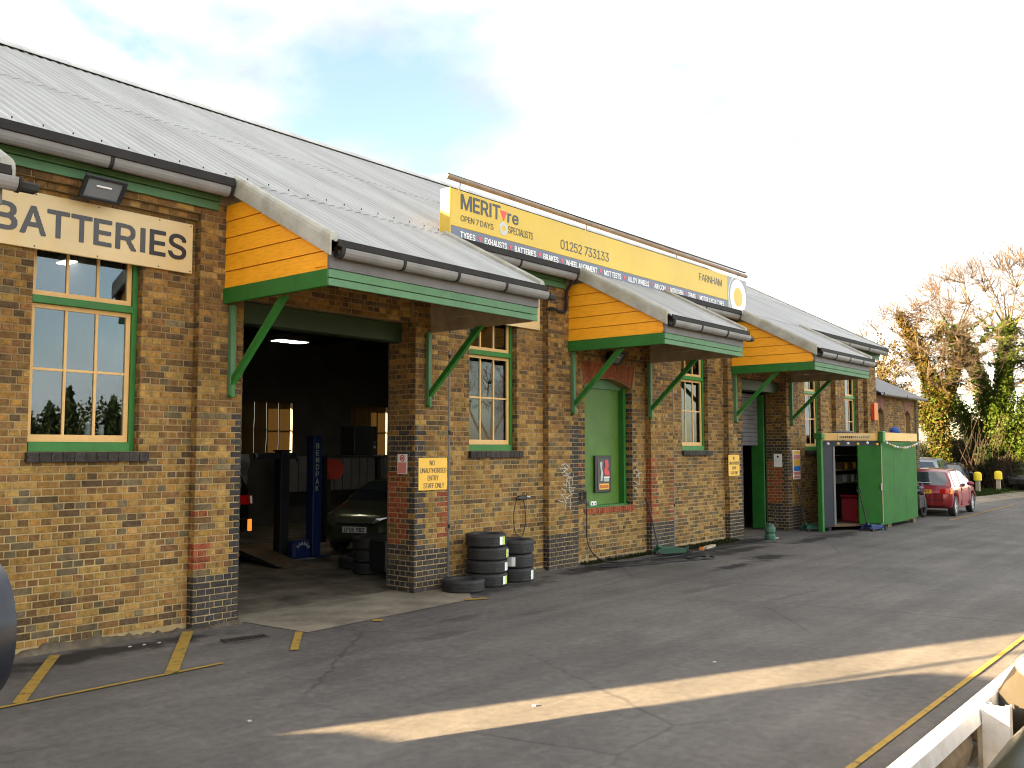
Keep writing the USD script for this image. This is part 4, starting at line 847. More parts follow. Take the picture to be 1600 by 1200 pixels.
tyre('third tyre from the ground in the taller front stack', (x + .015, y, .392), rz=3, stickers=[(-80, 'lime_print', 'white_print')])
tyre('top tyre of the taller front stack with white and yellow sticker', (x - .01, y + .01, .588), rz=0, stickers=[(-98, 'white_print', 'lime_print')])
x2, y2 = 11.28, -.36
tyre('bottom tyre of the three-high stack with green and white sticker', (x2, y2, 0), w=.215, stickers=[(-84, 'white_print', 'mint_print')])
tyre('middle tyre of the three-high stack with large pale sticker', (x2, y2 + .01, .216), w=.215, stickers=[(-158, 'silver_print', 'white_print')])
tyre('plain top tyre of the three-high stack', (x2 - .01, y2, .432), w=.215)
tyre('single tyre lying flat in front of the brick pier', (9.97, -.48, 0), w=.18)
for k, (xx_, yy_) in enumerate(((10.42, 2.0), (10.75, 2.75))):
    for j in range(3 if k == 0 else 1):
        tyre(['bottom tyre of the dark stack just inside the doorway', 'middle tyre of the dark stack just inside the doorway', 'top tyre of the dark stack just inside the doorway'][j] if k == 0 else 'lone dark tyre on the floor inside the doorway', (xx_, yy_, j * .205), .32, .2)

# ------------------------------------------------------------------ things on the ground
def trolley_jack(label, loc, rz, body='jack_green', handle=True, lean=0):
    t = thing('trolley_jack', label, 'trolley jack', 'trolley jacks by the wall', loc, rz)
    for sy in (-1, 1):
        obj('side_frame', prism_y([(-.36, .06), (-.30, .13), (.05, .15), (.30, .10), (.36, .06), (.30, .05), (-.30, .04)], sy * .13 - .012, sy * .13 + .012), body, t)
        obj('wheel', cyl((.30, sy * .15, .05), (.30, sy * .19, .05), .05, 16), 'dark_steel', t); obj('wheel', cyl((-.30, sy * .15, .035), (-.30, sy * .18, .035), .035, 14), 'dark_steel', t)
    obj('cover', bx(-.26, .02, -.115, .115, .10, .155, .015), body, t)
    obj('lifting_arm', prism_y([(-.05, .10), (.30, .14), (.33, .12), (0, .07)], -.06, .06), body, t)
    obj('saddle', cyl((.29, 0, .135), (.29, 0, .165), .055, 16), 'dark_steel', t); obj('socket', cyl((-.22, 0, .12), (-.30, 0, .19), .035, 12), body, t)
    if handle:
        top = (-.62, 0, 1.02) if handle == 1 else handle
        obj('handle', cyl((-.28, 0, .18), top, .015, 10), 'black_plastic', t)
        T = np.array(top); obj('handle_grip', tube([T, T + (-.03, .05, .03), T + (-.06, .05, .12), T + (-.07, 0, .14), T + (-.06, -.05, .12), T + (-.03, -.05, .03), T], .012), 'black_plastic', t, smooth=True)
    return t
trolley_jack('green trolley jack with upright black handle right of the green door', (15.93, -.52, 0.002), -42, handle=(-.42, .12, .95))
trolley_jack('green trolley jack by the right jamb of the far doorway', (22.95, -.62, 0.002), -35, handle=(-.40, .1, 1.05))
trolley_jack('blue trolley jack with a blue pole in front of the kiosk opening', (23.9, -1.75, 0.002), -12, 'blue_steel', handle=(-.42, .1, .95))
t = thing('canister', 'small green metal canister standing before the far doorway', 'canister', loc=(19.95, -.75, 0.002))
obj('body', lathe([(0, 0), (.115, 0), (.12, .015), (.12, .10), (.10, .13), (.10, .15), (.12, .18), (.12, .27), (.105, .30), (0, .30)], 24), 'jack_green', t, smooth=30)
obj('collar', move(lathe([(.075, 0), (.085, 0), (.085, .07), (.075, .07), (.075, 0)], 20), (0, 0, .29)), 'jack_green', t); obj('valve', cyl((0, 0, .29), (0, 0, .37), .02, 10), 'steel', t)
t = thing('lid', 'small white lid on the ground beside the green canister', 'lid', loc=(20.35, -.72, .002)); obj('disc', lathe([(0, 0), (.05, 0), (.055, .02), (0, .025)], 16), 'white_print', t)
def cover(label, loc, lx, ly, rz=0):
    t = thing('drain_cover', label, 'drain cover', loc=loc, rz=rz)
    obj('frame', cat_([bx(-lx, lx, ly - .025, ly, 0, .012), bx(-lx, lx, -ly, -ly + .025, 0, .012), bx(-lx, -lx + .025, -ly + .025, ly - .025, 0, .012), bx(lx - .025, lx, -ly + .025, ly - .025, 0, .012)]), 'cover_iron', t)
    for k in range(9):
        xx = -lx + .05 + (2 * lx - .1) * k / 8; obj('bar', bx(xx - .012, xx + .012, -ly + .026, ly - .026, .001, .010), 'cover_iron', t)
    obj('recess', bx(-lx + .026, lx - .026, -ly + .026, ly - .026, .0005, .003), 'interior_dark', t)
cover('rusty iron drain cover near the left pier of the doorway', (5.95, -.98, .001), .24, .10, -14)
t = thing('loose_brick', 'reddish broken brick lying at the foot of the wall', 'brick', loc=(16.95, -.62, .002), rz=25); obj('body', bx(-.11, .11, -.05, .05, 0, .065, .012), 'orange_paint', t)
t = thing('timber_offcut', 'pale timber offcut beside the loose brick at the wall foot', 'timber', loc=(17.5, -.5, .002), rz=10); obj('body', bx(-.3, .3, -.05, .05, 0, .05, .006), 'pale_wood', t)
# litter, moss along the foot of the wall
def tufts(name, n, x0, x1, y0, y1, h, m, label, cat=None, seed=1, zbase=0.0):
    g = np.random.default_rng(seed); V = []; Fs = []
    xs = g.uniform(x0, x1, n); ys = g.uniform(y0, y1, n)
    for k in range(n):
        a = g.uniform(0, 6.28); w = .012 + .02 * g.random(); hh = h * g.uniform(.4, 1.2); lx, ly = g.normal(0, h * .5, 2)
        V += [(xs[k] - w * math.cos(a), ys[k] - w * math.sin(a), zbase), (xs[k] + w * math.cos(a), ys[k] + w * math.sin(a), zbase), (xs[k] + lx, ys[k] + ly, zbase + hh)]
        Fs.append((3 * k, 3 * k + 1, 3 * k + 2))
    return obj(name, (np.array(V), np.array(Fs)), m, label=label, cat=cat, kind='stuff')
tufts('moss', 2500, 16.8, 19.3, -.34, -.04, .05, 'moss_look', 'low moss and weeds along the foot of the wall', 'moss', 2)
tufts('weeds', 500, 13.5, 15.8, -.20, -.03, .06, 'moss_look', 'thin weeds along the wall below the green door', 'weeds', 3)
g = np.random.default_rng(11)
for k, (x, y) in enumerate(((5.1, -.42), (5.25, -.45), (4.95, -.40), (4.2, -3.6), (5.9, -5.0), (8.2, -5.4))):
    q = [(x + .022 * math.cos(a) * g.uniform(.5, 1.2), y + .020 * math.sin(a) * g.uniform(.5, 1.2)) for a in np.linspace(0, 6.28, 8)[:-1]]
    o = obj('litter_scrap', prism_z(Polygon(q), 0.002, .010), 'old_white', label=['pale scrap of litter in the damp stain near the wall, middle one of three', 'pale scrap of litter in the damp stain nearest the left pier', 'pale scrap of litter in the damp stain farthest from the pier', 'lone pale scrap of litter in front of the parking lines', 'pale scrap of litter in the shade before the sunlit strip', 'pale scrap of litter on the open yard beyond the others'][k], cat='litter')

# ------------------------------------------------------------------ inside the workshop
def panel_lamp(label, x, y, z, rz=0, L=1.2, Wd=.5):
    t = thing('ceiling_lamp', label, 'ceiling lamp', loc=(x, y, z), rz=rz)
    obj('housing', trimesh.convex.convex_hull(np.array([(sx * L / 2, sy * Wd / 2, .0) for sx in (-1, 1) for sy in (-1, 1)] + [(sx * L / 2 * .8, sy * Wd / 2 * .5, .12) for sx in (-1, 1) for sy in (-1, 1)])), 'gutter_grey', t)
    obj('diffuser', bx(-L / 2 + .03, L / 2 - .03, -Wd / 2 + .03, Wd / 2 - .03, -.012, -.002), 'lamp_lit', t)
    for sx in (-1, 1): obj('hanger', cyl((sx * L * .35, 0, .11), (sx * L * .35, 0, .62), .006, 6), 'dark_steel', t)
panel_lamp('lit ceiling lamp deep inside the big open doorway', 11.75, 6.1, 4.30, L=.75, Wd=.4)
panel_lamp('lit ceiling lamp seen through the nearest window', 5.40, 1.75, 4.36, L=.7, Wd=.35)
panel_lamp('lit ceiling lamp seen through the window right of the doorway', 17.6, 6.0, 4.20)
def lift_post(label, x, y, h, m, words=None):
    t = thing('lift_post', label, 'lift post', loc=(x, y, .006))
    obj('column', bx(-.10, .10, -.11, .11, 0.02, h, .012), m, t); obj('base_plate', bx(-.22, .22, -.25, .25, 0, .02), m, t); obj('top_cap', bx(-.12, .12, -.13, .13, h, h + .03, .005), m, t)
    if words:
        for k, ch in enumerate(words): text(t, ch, -.125, -.03 - .02, 0, .10, 0, 'silver_print', face='o', bold=True, name='letter', origin=((.075, -.113, h - .22 - .135 * k), (1, 0, 0), (0, -1, 0)))
    return t
lift_post('blue lift post lettered down its face inside the doorway', 11.25, 4.6, 2.28, 'blue_steel', 'BENDPAK')
t = lift_post('black lift post with a cross arm inside the doorway', 10.80, 5.0, 2.0, 'dark_steel')
obj('cross_arm', bx(-.62, .30, -.06, .06, 1.86, 1.98, .01), 'dark_steel', t); obj('arm_end', cyl((-.66, -.05, 1.92), (-.62, -.05, 1.92), .05, 12), 'steel', t); obj('arm_end', cyl((.30, -.08, 1.84), (.34, -.08, 1.84), .05, 12), 'steel', t)
t = thing('wheel_clamp_box', 'blue box with white lettering at the foot of the blue lift post', 'box', loc=(10.80, 4.45, .006))
obj('body', bx(-.2, .2, -.12, .12, 0, .36, .05), 'blue_steel', t)
for k, a in enumerate(np.linspace(140, 30, 6)): obj('mark', move(rot(bx(-.018, .018, -.003, 0, -.03, .03), 90 - a, (0, 1, 0)), (.15 * math.cos(math.radians(a)), -.122, .15 + .15 * math.sin(math.radians(a)))), 'silver_print', t)
obj('base_strip', bx(-.24, .26, -.16, -.12, 0, .03), 'steel', t)
t = thing('lift_ramp', 'sloping drive-on lift runway inside the doorway', 'lift ramp')
obj('ramp_plate', prism_x([(3.45, .008), (3.45, .018), (4.75, .235), (4.75, .20)], 9.75, 10.30), 'brown_stuff', t)
obj('runway', bx(9.75, 10.30, 4.76, 9.2, .15, .235, .01), 'brown_stuff', t); obj('runway_support', bx(9.8, 10.25, 5.0, 8.9, .007, .149), 'blue_steel', t)
obj('ramp_side', prism_x([(3.6, .008), (3.55, .03), (4.75, .24), (4.75, .15)], 9.73, 9.749), 'dark_steel', t)
t = thing('cable_drum', 'bright red hose drum on a dark stand inside the doorway', 'hose reel', loc=(14.0, 7.4, .006))
for yy_ in (-.10, .10): obj('flange', rot(cyl((0, yy_ - .012, 1.58), (0, yy_ + .012, 1.58), .24, 28), 0, (0, 0, 1)), 'red_paint', t)
obj('hub', cyl((0, -.1, 1.58), (0, .1, 1.58), .12, 20), 'rubber', t); obj('stand', bx(-.07, .07, .13, .22, 0, 1.75, .01), 'dark_steel', t); obj('foot', bx(-.25, .25, -.2, .35, 0, .03), 'dark_steel', t); obj('axle', cyl((0, -.14, 1.58), (0, .2, 1.58), .025, 10), 'steel', t)
t = thing('equipment_cabinet', 'black cabinet with a small white dial on the bench inside', 'cabinet', loc=(14.1, 6.6, 1.92))
obj('body', bx(-.34, .18, -.25, .25, 0, .66, .015), 'black_plastic', t); obj('front', bx(.185, .34, -.25, .25, 0, .66, .015), 'dark_steel', t); obj('dial', cyl((.26, -.252, .18), (.26, -.262, .18), .035, 14), 'white_print', t); obj('switch', bx(.235, .285, -.26, -.251, .27, .31), 'steel', t)
t = thing('work_bench', 'dark shelf bench with thin legs inside the doorway', 'bench')
obj('bench_top', bx(13.0, 16.2, 6.3, 7.0, 1.86, 1.92, .01), 'dark_steel', t)
for x in (13.1, 14.7, 16.1): obj('leg', bx(x - .05, x + .05, 6.55, 6.65, .006, 1.86), 'dark_steel', t)
t = thing('panel_screen', 'pale ribbed metal sheets standing along the far workshop wall', 'panels')
for k in range(30): obj('sheet', bx(15.4 + .155 * k, 15.4 + .155 * k + .14, 10.9 + .02 * (k % 2), 10.93 + .02 * (k % 2), .9, 1.86), 'white_tile', t)
t = thing('oil_cabinet', 'dark cabinet with pale control panel at the left of the doorway', 'cabinet', loc=(10.45, 6.6, .006))
obj('body', bx(-.45, .05, -.3, .3, 0, 1.3, .02), 'black_plastic', t); obj('control_panel', bx(-.42, .03, -.312, -.301, 1.28, 1.55), 'white_tile', t); obj('trim', bx(-.45, .05, -.3, .3, 1.56, 1.72, .01), 'orange_paint', t)
for k in range(3): obj('control', bx(-.36 + .12 * k, -.28 + .12 * k, -.318, -.313, 1.36, 1.42), 'letter_black', t)
t = thing('plastic_sheet', 'crumpled translucent sheet hanging behind the black lift post', 'plastic sheet')
gx = np.linspace(10.75, 11.35, 16); gz = np.linspace(.7, 1.95, 20); V = [(x, 6.9 + .05 * math.sin(x * 13 + z * 4) + .03 * math.sin(z * 17 + x * 5), z) for z in gz for x in gx]
q = [(i * 16 + j, i * 16 + j + 1, (i + 1) * 16 + j + 1, (i + 1) * 16 + j) for i in range(19) for j in range(15)]
obj('sheet', (np.array(V), np.array(q)), 'white_tile', t, smooth=True)
t = thing('hose_trolley', 'black hose trolley with one red spoked wheel behind the pier', 'trolley', loc=(10.18, 1.35, .006))
def spoked(c, R, axis='y'):
    rim = move(rot(trimesh.creation.annulus(R * .60, R * .82, .05, sections=24), 90, (1, 0, 0)), c)
    return rim
obj('tyre', move(rot(trimesh.creation.torus(.15, .03, 28, 10), 90, (1, 0, 0)), (-.05, -.22, .18)), 'rubber', t, smooth=True)
obj('wheel_disc', cyl((-.05, -.235, .18), (-.05, -.205, .18), .125, 24), 'red_paint', t)
for k in range(6): obj('spoke', move(rot(bx(-.006, .006, -.242, -.236, .02, .12), 60 * k, (0, 1, 0)), (-.05, 0, .18)), 'dark_steel', t)
obj('hub_cap', cyl((-.05, -.25, .18), (-.05, -.23, .18), .02, 10), 'steel', t)
obj('body', bx(-.2, .35, -.18, .25, .1, .62, .03), 'black_plastic', t); obj('handle', tube(spline([(.3, -.1, .6), (.28, -.12, 1.1), (.15, -.1, 1.45), (.0, -.1, 1.5)], 20), .016), 'dark_steel', t, smooth=True)
t = thing('red_air_hose', 'thin red air hose looped beside the doorway pier', 'hose')
obj('hose', tube(spline([(10.25, 1.2, 1.85), (10.12, 1.25, 1.5), (10.3, 1.2, 1.15), (10.15, 1.15, .95), (10.32, 1.2, .75), (10.38, 1.15, .4), (10.3, 1.1, .05)], 70), .011), 'red_paint', t, smooth=True)

# ------------------------------------------------------------------ the kiosk
k_ = thing('green_kiosk', 'green wooden kiosk with open door and yellow fascia against the workshop wall', 'kiosk')
P0, P1, P2, P3, P4 = (22.72, -.86), (24.45, -1.80), (27.62, -1.78), (27.62, -.14), (24.9, -.14)
def wallseg(p, q, z0, z1, th=.04, u0=0., u1=1., off=0.0):
    p, q = np.array(p, float), np.array(q, float); a, b = p + (q - p) * u0, p + (q - p) * u1
    d = (q - p) / np.linalg.norm(q - p); n = np.array([d[1], -d[0]])
    return prism_z(Polygon([a + n * off, b + n * off, b + n * (off - th), a + n * (off - th)]), z0, z1)
PK0 = (22.80, -.90)
obj('floor', prism_z(Polygon([P0, P1, P2, P3, P4]).buffer(-.03), .10, .16), 'brown_stuff', k_)
obj('roof_deck', prism_z(Polygon([P0, P1, P2, P3, P4]).buffer(-.02), 2.33, 2.36), 'kiosk_blue', k_)
for i, (a, b) in enumerate(zip(np.linspace(0, 1, 4)[:-1], np.linspace(0, 1, 4)[1:])): obj('side_panel', wallseg(P1, P2, .10 if i < 2 else .13, 2.25, .03, a + .001, b - .001), 'kiosk_green', k_)
obj('end_panel', wallseg(P4, P0, .10, 2.25, .03), 'kiosk_blue', k_); obj('end_panel', wallseg(P2, P3, .10, 2.25, .03), 'kiosk_green', k_); obj('back_panel', wallseg(P3, P4, .10, 2.25, .03), 'interior_dark', k_)
obj('front_panel', wallseg(P0, P1, .12, 2.13, .03, .05, .21), 'kiosk_blue', k_); obj('front_header', wallseg(P0, P1, 2.131, 2.27, .03, .03, .97), 'kiosk_blue', k_)
obj('door_frame', wallseg(P0, P1, .16, 2.12, .05, .215, .245, .012), 'white_tile', k_)
dr = obj('door_leaf', wallseg(P0, P1, .16, 2.15, .035, .60, .985, .05), 'kiosk_green', k_, label='open bright green door leaf of the kiosk')
obj('door_edge', wallseg(P0, P1, .16, 2.15, .04, .986, 1.0, .055), 'pale_wood', k_)
obj('handle', wallseg(P0, P1, 1.0, 1.18, .02, .955, .975, .08), 'steel', k_)
obj('corner_post', bx(22.62, 22.74, -.95, -.83, .0, 2.45, .01), 'green_paint', k_)
obj('corner_post', bx(24.25, 24.36, -1.85, -1.74, .0, .16, .01), 'kiosk_green', k_)
obj('post_cap', bx(22.58, 22.78, -.99, -.79, 2.30, 2.46, .02), 'green_paint', k_)
obj('post_cap', bx(24.30, 24.50, -1.93, -1.80, 2.22, 2.52, .02), 'green_paint', k_)
obj('fascia', wallseg(P0, P1, 2.275, 2.46, .03, .03, .98, .03), 'kiosk_fascia', k_); obj('fascia', wallseg(P1, P2, 2.275, 2.49, .03, .01, 1.005, .03), 'kiosk_fascia', k_); obj('fascia', wallseg(P2, P3, 2.275, 2.49, .03, 0, 1, .03), 'kiosk_fascia', k_)
obj('name_board', wallseg(P0, P1, 2.30, 2.44, .015, .28, .80, .046), 'cream_sign', k_)
dv = np.array(P1) - np.array(P0); Lk = np.linalg.norm(dv); dv /= Lk; nv = np.array([dv[1], -dv[0]])
org = (*(np.array(P0) + dv * .28 * Lk + nv * .049), 2.33)
gk = np.random.default_rng(3)
def mark(u, w, m, h):
    p = np.array(org) + np.array([*dv, 0]) * u; q = p + np.array([*dv, 0]) * w; n3 = np.array([*nv, 0]) * .004; up = np.array([0, 0, h])
    obj('faded_lettering', trimesh.convex.convex_hull(np.array([p, q, q + up, p + up, p + n3, q + n3, q + up + n3, p + up + n3])), m, k_)
u = .06
while u < .98:
    w = gk.uniform(.025, .05); mark(u, w, 'letter_black' if u < .42 else 'bare_wood', gk.uniform(.05, .07)); u += w + gk.uniform(.012, .03)
for (x, y) in ((25.2, -1.7), (27.4, -1.7), (24.7, -.4)): obj('skid', bx(x - .15, x + .15, y - .05, y + .05, .0, .10), 'brown_stuff', k_)
t = thing('string_lights', 'string of small white bulbs hung along the kiosk fascia', 'string lights')
base = [(*(np.array(P0) + dv * u * Lk + nv * .10), 2.28 - .05 * abs(math.sin(u * 9))) for u in np.linspace(.10, .98, 12)] + [(x, -1.89, 2.30 - .16 * math.sin(math.pi * (x - 24.5) / 3.1)) for x in np.linspace(24.7, 27.5, 14)]
obj('wire', tube(base, .008, 6), 'rubber', t)
for i, p in enumerate(base):
    if i % 2 == 0 or i > 11: obj('bulb', move(icosphere(2, .035), np.array(p) - (0, 0, .05)), ['white_print', 'silver_print', 'notice_yellow', 'white_print'][i % 4], t, smooth=True)
t = thing('red_chest', 'dark red chest standing inside the kiosk doorway', 'chest', loc=(24.5, -1.15, .165)); obj('body', bx(-.35, .4, -.2, .3, 0, .62, .03), 'car_red', t); obj('lid', bx(-.37, .42, -.22, .32, .63, .70, .03), 'car_red', t)
t = thing('shelf_unit', 'pale shelves of goods at the back of the kiosk', 'shelves', loc=(26.1, -.4, .165))
for z in (.95, 1.3, 1.7): obj('shelf', bx(-1.0, 1.0, -.12, .15, z, z + .03), 'bare_wood', t)
for k in range(12): obj('carton', bx(-.95 + .16 * k, -.82 + .16 * k, -.10, .1, .981 + .35 * (k % 2), 1.18 + .35 * (k % 2)), ['white_tile', 'brown_stuff', 'silver_print', 'notice_yellow'][k % 4], t)
t = thing('hub_cap', 'dark round lid lying on the kiosk roof', 'lid', loc=(24.3, -.9, 2.47)); obj('disc', lathe([(0, 0), (.32, 0), (.33, .02), (.2, .06), (0, .07)], 24), 'zinc_board', t, smooth=30)
t = thing('blue_bag', 'small blue bag on top of the kiosk roof', 'bag', loc=(27.0, -1.4, 2.37)); obj('body', move(icosphere(2, .14), (0, 0, .18)), 'blue_cloth', t, smooth=True)

# ------------------------------------------------------------------ extension beyond
e = thing('brick_annexe', 'low brick annexe with slate roof beyond the end of the workshop', 'building')
EX0, EX1 = 29.76, 34.35; AW = [(30.15, 30.80), (33.0, 33.62)]
ep = sbox(EX0, 0, EX1, 3.80)
for a, b in AW: ep = ep.difference(Polygon([(a, 2.1), (b, 2.1)] + [(b - (b - a) * t, 3.22 + .16 * math.sin(math.pi * t)) for t in np.linspace(0, 1, 9)]))
ew = obj('front_wall', prism_y(ep, .10, .45), 'mortar_look', e)
brickwork(ew, lay(EX0, EX1, 0, 50 * CO, [(a, b, 2.1, 3.3) for a, b in AW] + [(a - .1, b + .1, 3.25, 3.75) for a, b in AW], .1, stock, 555), (0, .094, 0), (1, 0, 0), (0, -1, 0))
obj('end_wall', bx(EX1 - .35, EX1 - .006, .451, 5.5, 0, 3.80), 'mortar_look', e)
obj('quoin', bx(EX1 - .25, EX1 + .03, .04, .46, 0, 3.79), 'mortar_look', e)
brickwork(e, lay(EX1 - .25, EX1 + .03, 0, 50 * CO, (), 0, lambda x, z, r: 'blue' if r.random() < .6 else 'd', 556), (0, .036, 0), (1, 0, 0), (0, -1, 0))
hv = np.array([(EX0, -.15, 3.85), (EX1 + .25, -.15, 3.85), (EX1 + .25, 5.8, 3.85), (EX0, 5.8, 3.85), (EX0, 2.8, 5.5), (EX1 - 2.0, 2.8, 5.5)])
obj('slate_roof', (hv, np.array([(0, 1, 5), (0, 5, 4), (1, 2, 5), (2, 3, 4), (2, 4, 5), (3, 0, 4), (0, 3, 2), (0, 2, 1)])), 'slate', e)
ge = thing('gutter_run', parent=e); gutter(ge, EX0 + .02, EX1 + .2, -.15, 3.84, 2.2, .11, 0)
for a, b in AW:
    w = thing('window', parent=e)
    obj('pane', bx(a, b, .30, .305, 2.1, 3.36), 'car_glass', w)
    for x0, x1 in ((a, a + .06), (b - .06, b), ((a + b) / 2 - .02, (a + b) / 2 + .02)): obj('frame', bx(x0, x1, .25, .30, 2.1, 3.36), 'sash_yellow', w)
    for k in range(9):
        q = [(a - .1 + (b - a + .2) * (k + u) / 9, 3.70) for u in (.06, .94)]
        lo = [(a + (b - a) * (k + u) / 9, 3.235 + .15 * math.sin(math.pi * (k + u) / 9)) for u in (.94, .06)]
        br = prism_y(Polygon(q + lo), .09, .16); obj('arch_brick', br, 'brick_look', w, tint=np.tile(np.array((.22, .10, .075)) * rnd.uniform(.8, 1.2), (len(br.vertices), 1)))
obj('vent_pipe', cyl((EX0 + .3, .5, 4.0), (EX0 + .3, .5, 5.0), .04, 10), 'silver_print', e)

# ------------------------------------------------------------------ vehicles
def car(name, label, cat, loc, rz, L, W, top, belt, bottom, wheels, body, glass_x, R=.31, plate_rear=None, plate_front=None, nose=.35, tail=.22, lamps='both', group=None, roofw=.62, parts_text=None, doors=(), rubstrip=True, bumper_dark=False):
    """a car lofted along local x (tail at 0, nose at L); top/belt/bottom are (x, z) profiles"""
    t = thing(name, label, cat, group, loc, rz)
    X = np.unique(np.round(np.r_[np.arange(0, L, .05), L, [g for ab in glass_x['side'] for g in ab], glass_x['rear'], glass_x['front'], [w + s * R * k for w in wheels for s in (-1, 1) for k in (1.14, 1.02, .8)]], 3)); X = X[(X >= 0) & (X <= L)]
    zt = np.interp(X, *zip(*top)); zb = np.interp(X, *zip(*belt)); z0 = np.interp(X, *zip(*bottom))
    zb = np.minimum(zb, zt - .035)
    for w in wheels:
        d = np.abs(X - w); arch = np.where(d < R * 1.14, np.sqrt(np.maximum((R * 1.14) ** 2 - d ** 2, 0)) + R, 0); z0 = np.maximum(z0, arch)
    pl = np.ones_like(X)
    pl *= 1 - .5 * np.clip((tail - X) / tail, 0, 1) ** 2.2 * .55; pl *= 1 - .5 * np.clip((X - (L - nose)) / nose, 0, 1) ** 2.0 * .75
    hw = W / 2 * pl; cab = np.clip((zt - zb - .1) / .35, 0, 1)
    rings = []
    for i in range(len(X)):
        w = hw[i]; zm = z0[i] + (zb[i] - z0[i]) * .45; wr = w * (1 - (1 - roofw) * cab[i] * .62); th = zt[i] - zb[i]
        half = [(0, z0[i]), (w * .82, z0[i]), (w * .955, z0[i] + min(.05, (zb[i] - z0[i]) * .3)), (w * 1.0, zm), (w * .985, zb[i] - .05), (w * .955, zb[i]), (w * .955 + (wr - w * .955) * .92, zb[i] + th * (.86 if cab[i] > .3 else .6)), (wr * .88 if cab[i] > .3 else w * .80, zb[i] + th * .97), (wr * .5, zt[i]), (0, zt[i] + .008)]
        rings.append([(X[i], -y, z) for y, z in half] + [(X[i], y, z) for y, z in half[-2:0:-1]])
    V = np.array(rings).reshape(-1, 3); n = len(rings[0]); body_f, glass_f = [], {}
    def inr(i, a): return X[i] >= a[0] - 1e-6 and X[i + 1] <= a[1] + 1e-6
    for i in range(len(X) - 1):
        for k in range(n):
            kk = (k + 1) % n; q = (i * n + k, (i + 1) * n + k, (i + 1) * n + kk, i * n + kk)
            body_f.append(q)
            side = k in (5,) or k == n - 6
            if side:
                for gi, ab in enumerate(glass_x['side']):
                    if inr(i, ab): glass_f.setdefault(f'side_window', {}).setdefault((gi, k), []).append(q)
            if k in (7, 8, 9, 10, n - 8, n - 9, n - 10, n - 11) and zt[i] - zb[i] > .03:
                if inr(i, glass_x['rear']): glass_f.setdefault('rear_window', {}).setdefault(0, []).append(q)
                if inr(i, glass_x['front']): glass_f.setdefault('windscreen', {}).setdefault(0, []).append(q)
    body_f = np.array(body_f); tri = np.vstack([body_f[:, [0, 1, 2]], body_f[:, [0, 2, 3]]])
    capf = [(0, k + 1, k) for k in range(1, n - 1)] + [((len(X) - 1) * n, (len(X) - 1) * n + k, (len(X) - 1) * n + k + 1) for k in range(1, n - 1)]
    bm = trimesh.Trimesh(V, np.vstack([tri, capf]), process=False)
    if bm.volume < 0: bm.invert()
    obj('body', bm, body, t, smooth=38)
    cen = np.array([L / 2, 0, np.mean(zb)])
    def patch(nm, quads, m, off, inset=0.0):
        q = np.array(quads); ids = np.unique(q); mp = {a: b for b, a in enumerate(ids)}; P = V[ids].copy()
        d = P - np.array([np.clip(P[:, 0].mean(), .6, L - .6), 0, 0]) * np.array([1, 0, 0]); d[:, 2] = (P[:, 2] - cen[2] + .25) * .8; d[:, 0] *= .6
        d /= np.linalg.norm(d, axis=1, keepdims=True) + 1e-9; P2 = P + d * off
        qq = np.vectorize(mp.get)(q); m_ = trimesh.Trimesh(P2, np.vstack([qq[:, [0, 1, 2]], qq[:, [0, 2, 3]]]), process=False); m_.fix_normals()
        return obj(nm, m_, m, t, smooth=30)
    for nm, grp in glass_f.items():
        for key, qs in grp.items(): patch(nm, qs, 'car_glass', .008)
    for w in wheels:
        for sy in (-1, 1):
            wl = thing('wheel', parent=t); yc = sy * (W / 2 - .10)
            ty = rot(lathe([(R * .66, -.09), (R * .93, -.095), (R, -.06), (R, .06), (R * .93, .095), (R * .66, .09), (R * .6, 0), (R * .66, -.09)], 32), 90, (1, 0, 0)); move(ty, (w, yc, R)); obj('tyre', ty, 'rubber', wl, smooth=30)
            o = yc + sy * .055
            rim = [move(rot(trimesh.creation.annulus(R * .56, R * .67, .09, sections=28), 90, (1, 0, 0)), (w, o - sy * .02, R)), cyl((w, o - .01, R), (w, o + .012, R), R * .16, 14)]
            for a in range(0, 360, 60): rim.append(move(rot(bx(R * .1, R * .6, -.012, .012, -.03, .03), a, (0, 1, 0)), (w, o, R)))
            obj('rim', cat_(rim), 'alloy', wl); obj('brake_disc', cyl((w, o - sy * .06, R), (w, o - sy * .05, R), R * .55, 20), 'dark_steel', wl)
    def zat(a, x): return float(np.interp(x, *zip(*a)))
    for sy in (-1, 1):
        y = sy * W / 2
        if lamps in ('both', 'rear'):
            zc = zat(belt, .1) - .10
            q = [(.02, y * .60, zc - .10), (.02, y * .60, zc + .06), (.0, y * .80, zc - .11), (.0, y * .80, zc + .07), (.07, y * .93, zc - .11), (.09, y * .93, zc + .07), (.30, y * .985, zc - .06), (.30, y * .97, zc + .07), (.3, y * .6, zc)]
            m = trimesh.convex.convex_hull(np.array(q) - (.028, 0, 0)); obj('tail_lamp', m, 'tail_red', t)
            m2 = trimesh.convex.convex_hull(np.array([(.045, y * .955, zc - .10), (.06, y * .955, zc + .05), (.20, y * .997, zc - .09), (.20, y * .99, zc + .05), (.2, y * .7, zc)]) - (.028, 0, 0)); obj('indicator_lamp', m2, 'tail_amber', t)
        if lamps in ('both', 'front'):
            zc = zat(top, L - .18) - .12; pf_ = lambda x: float(np.interp(x, X, hw))
            q = [(L - .02, y / abs(y) * pf_(L - .02) * .62, zc - .05), (L - .05, y / abs(y) * pf_(L - .05) * .70, zc + .05), (L - .16, y / abs(y) * pf_(L - .16) * .96, zc - .07), (L - .20, y / abs(y) * pf_(L - .2) * .95, zc + .09), (L - .45, y / abs(y) * pf_(L - .45) * .975, zc + .02), (L - .42, y / abs(y) * pf_(L - .42) * .96, zc + .14), (L - .4, y * .5, zc), (L - .1, y * .5, zc)]
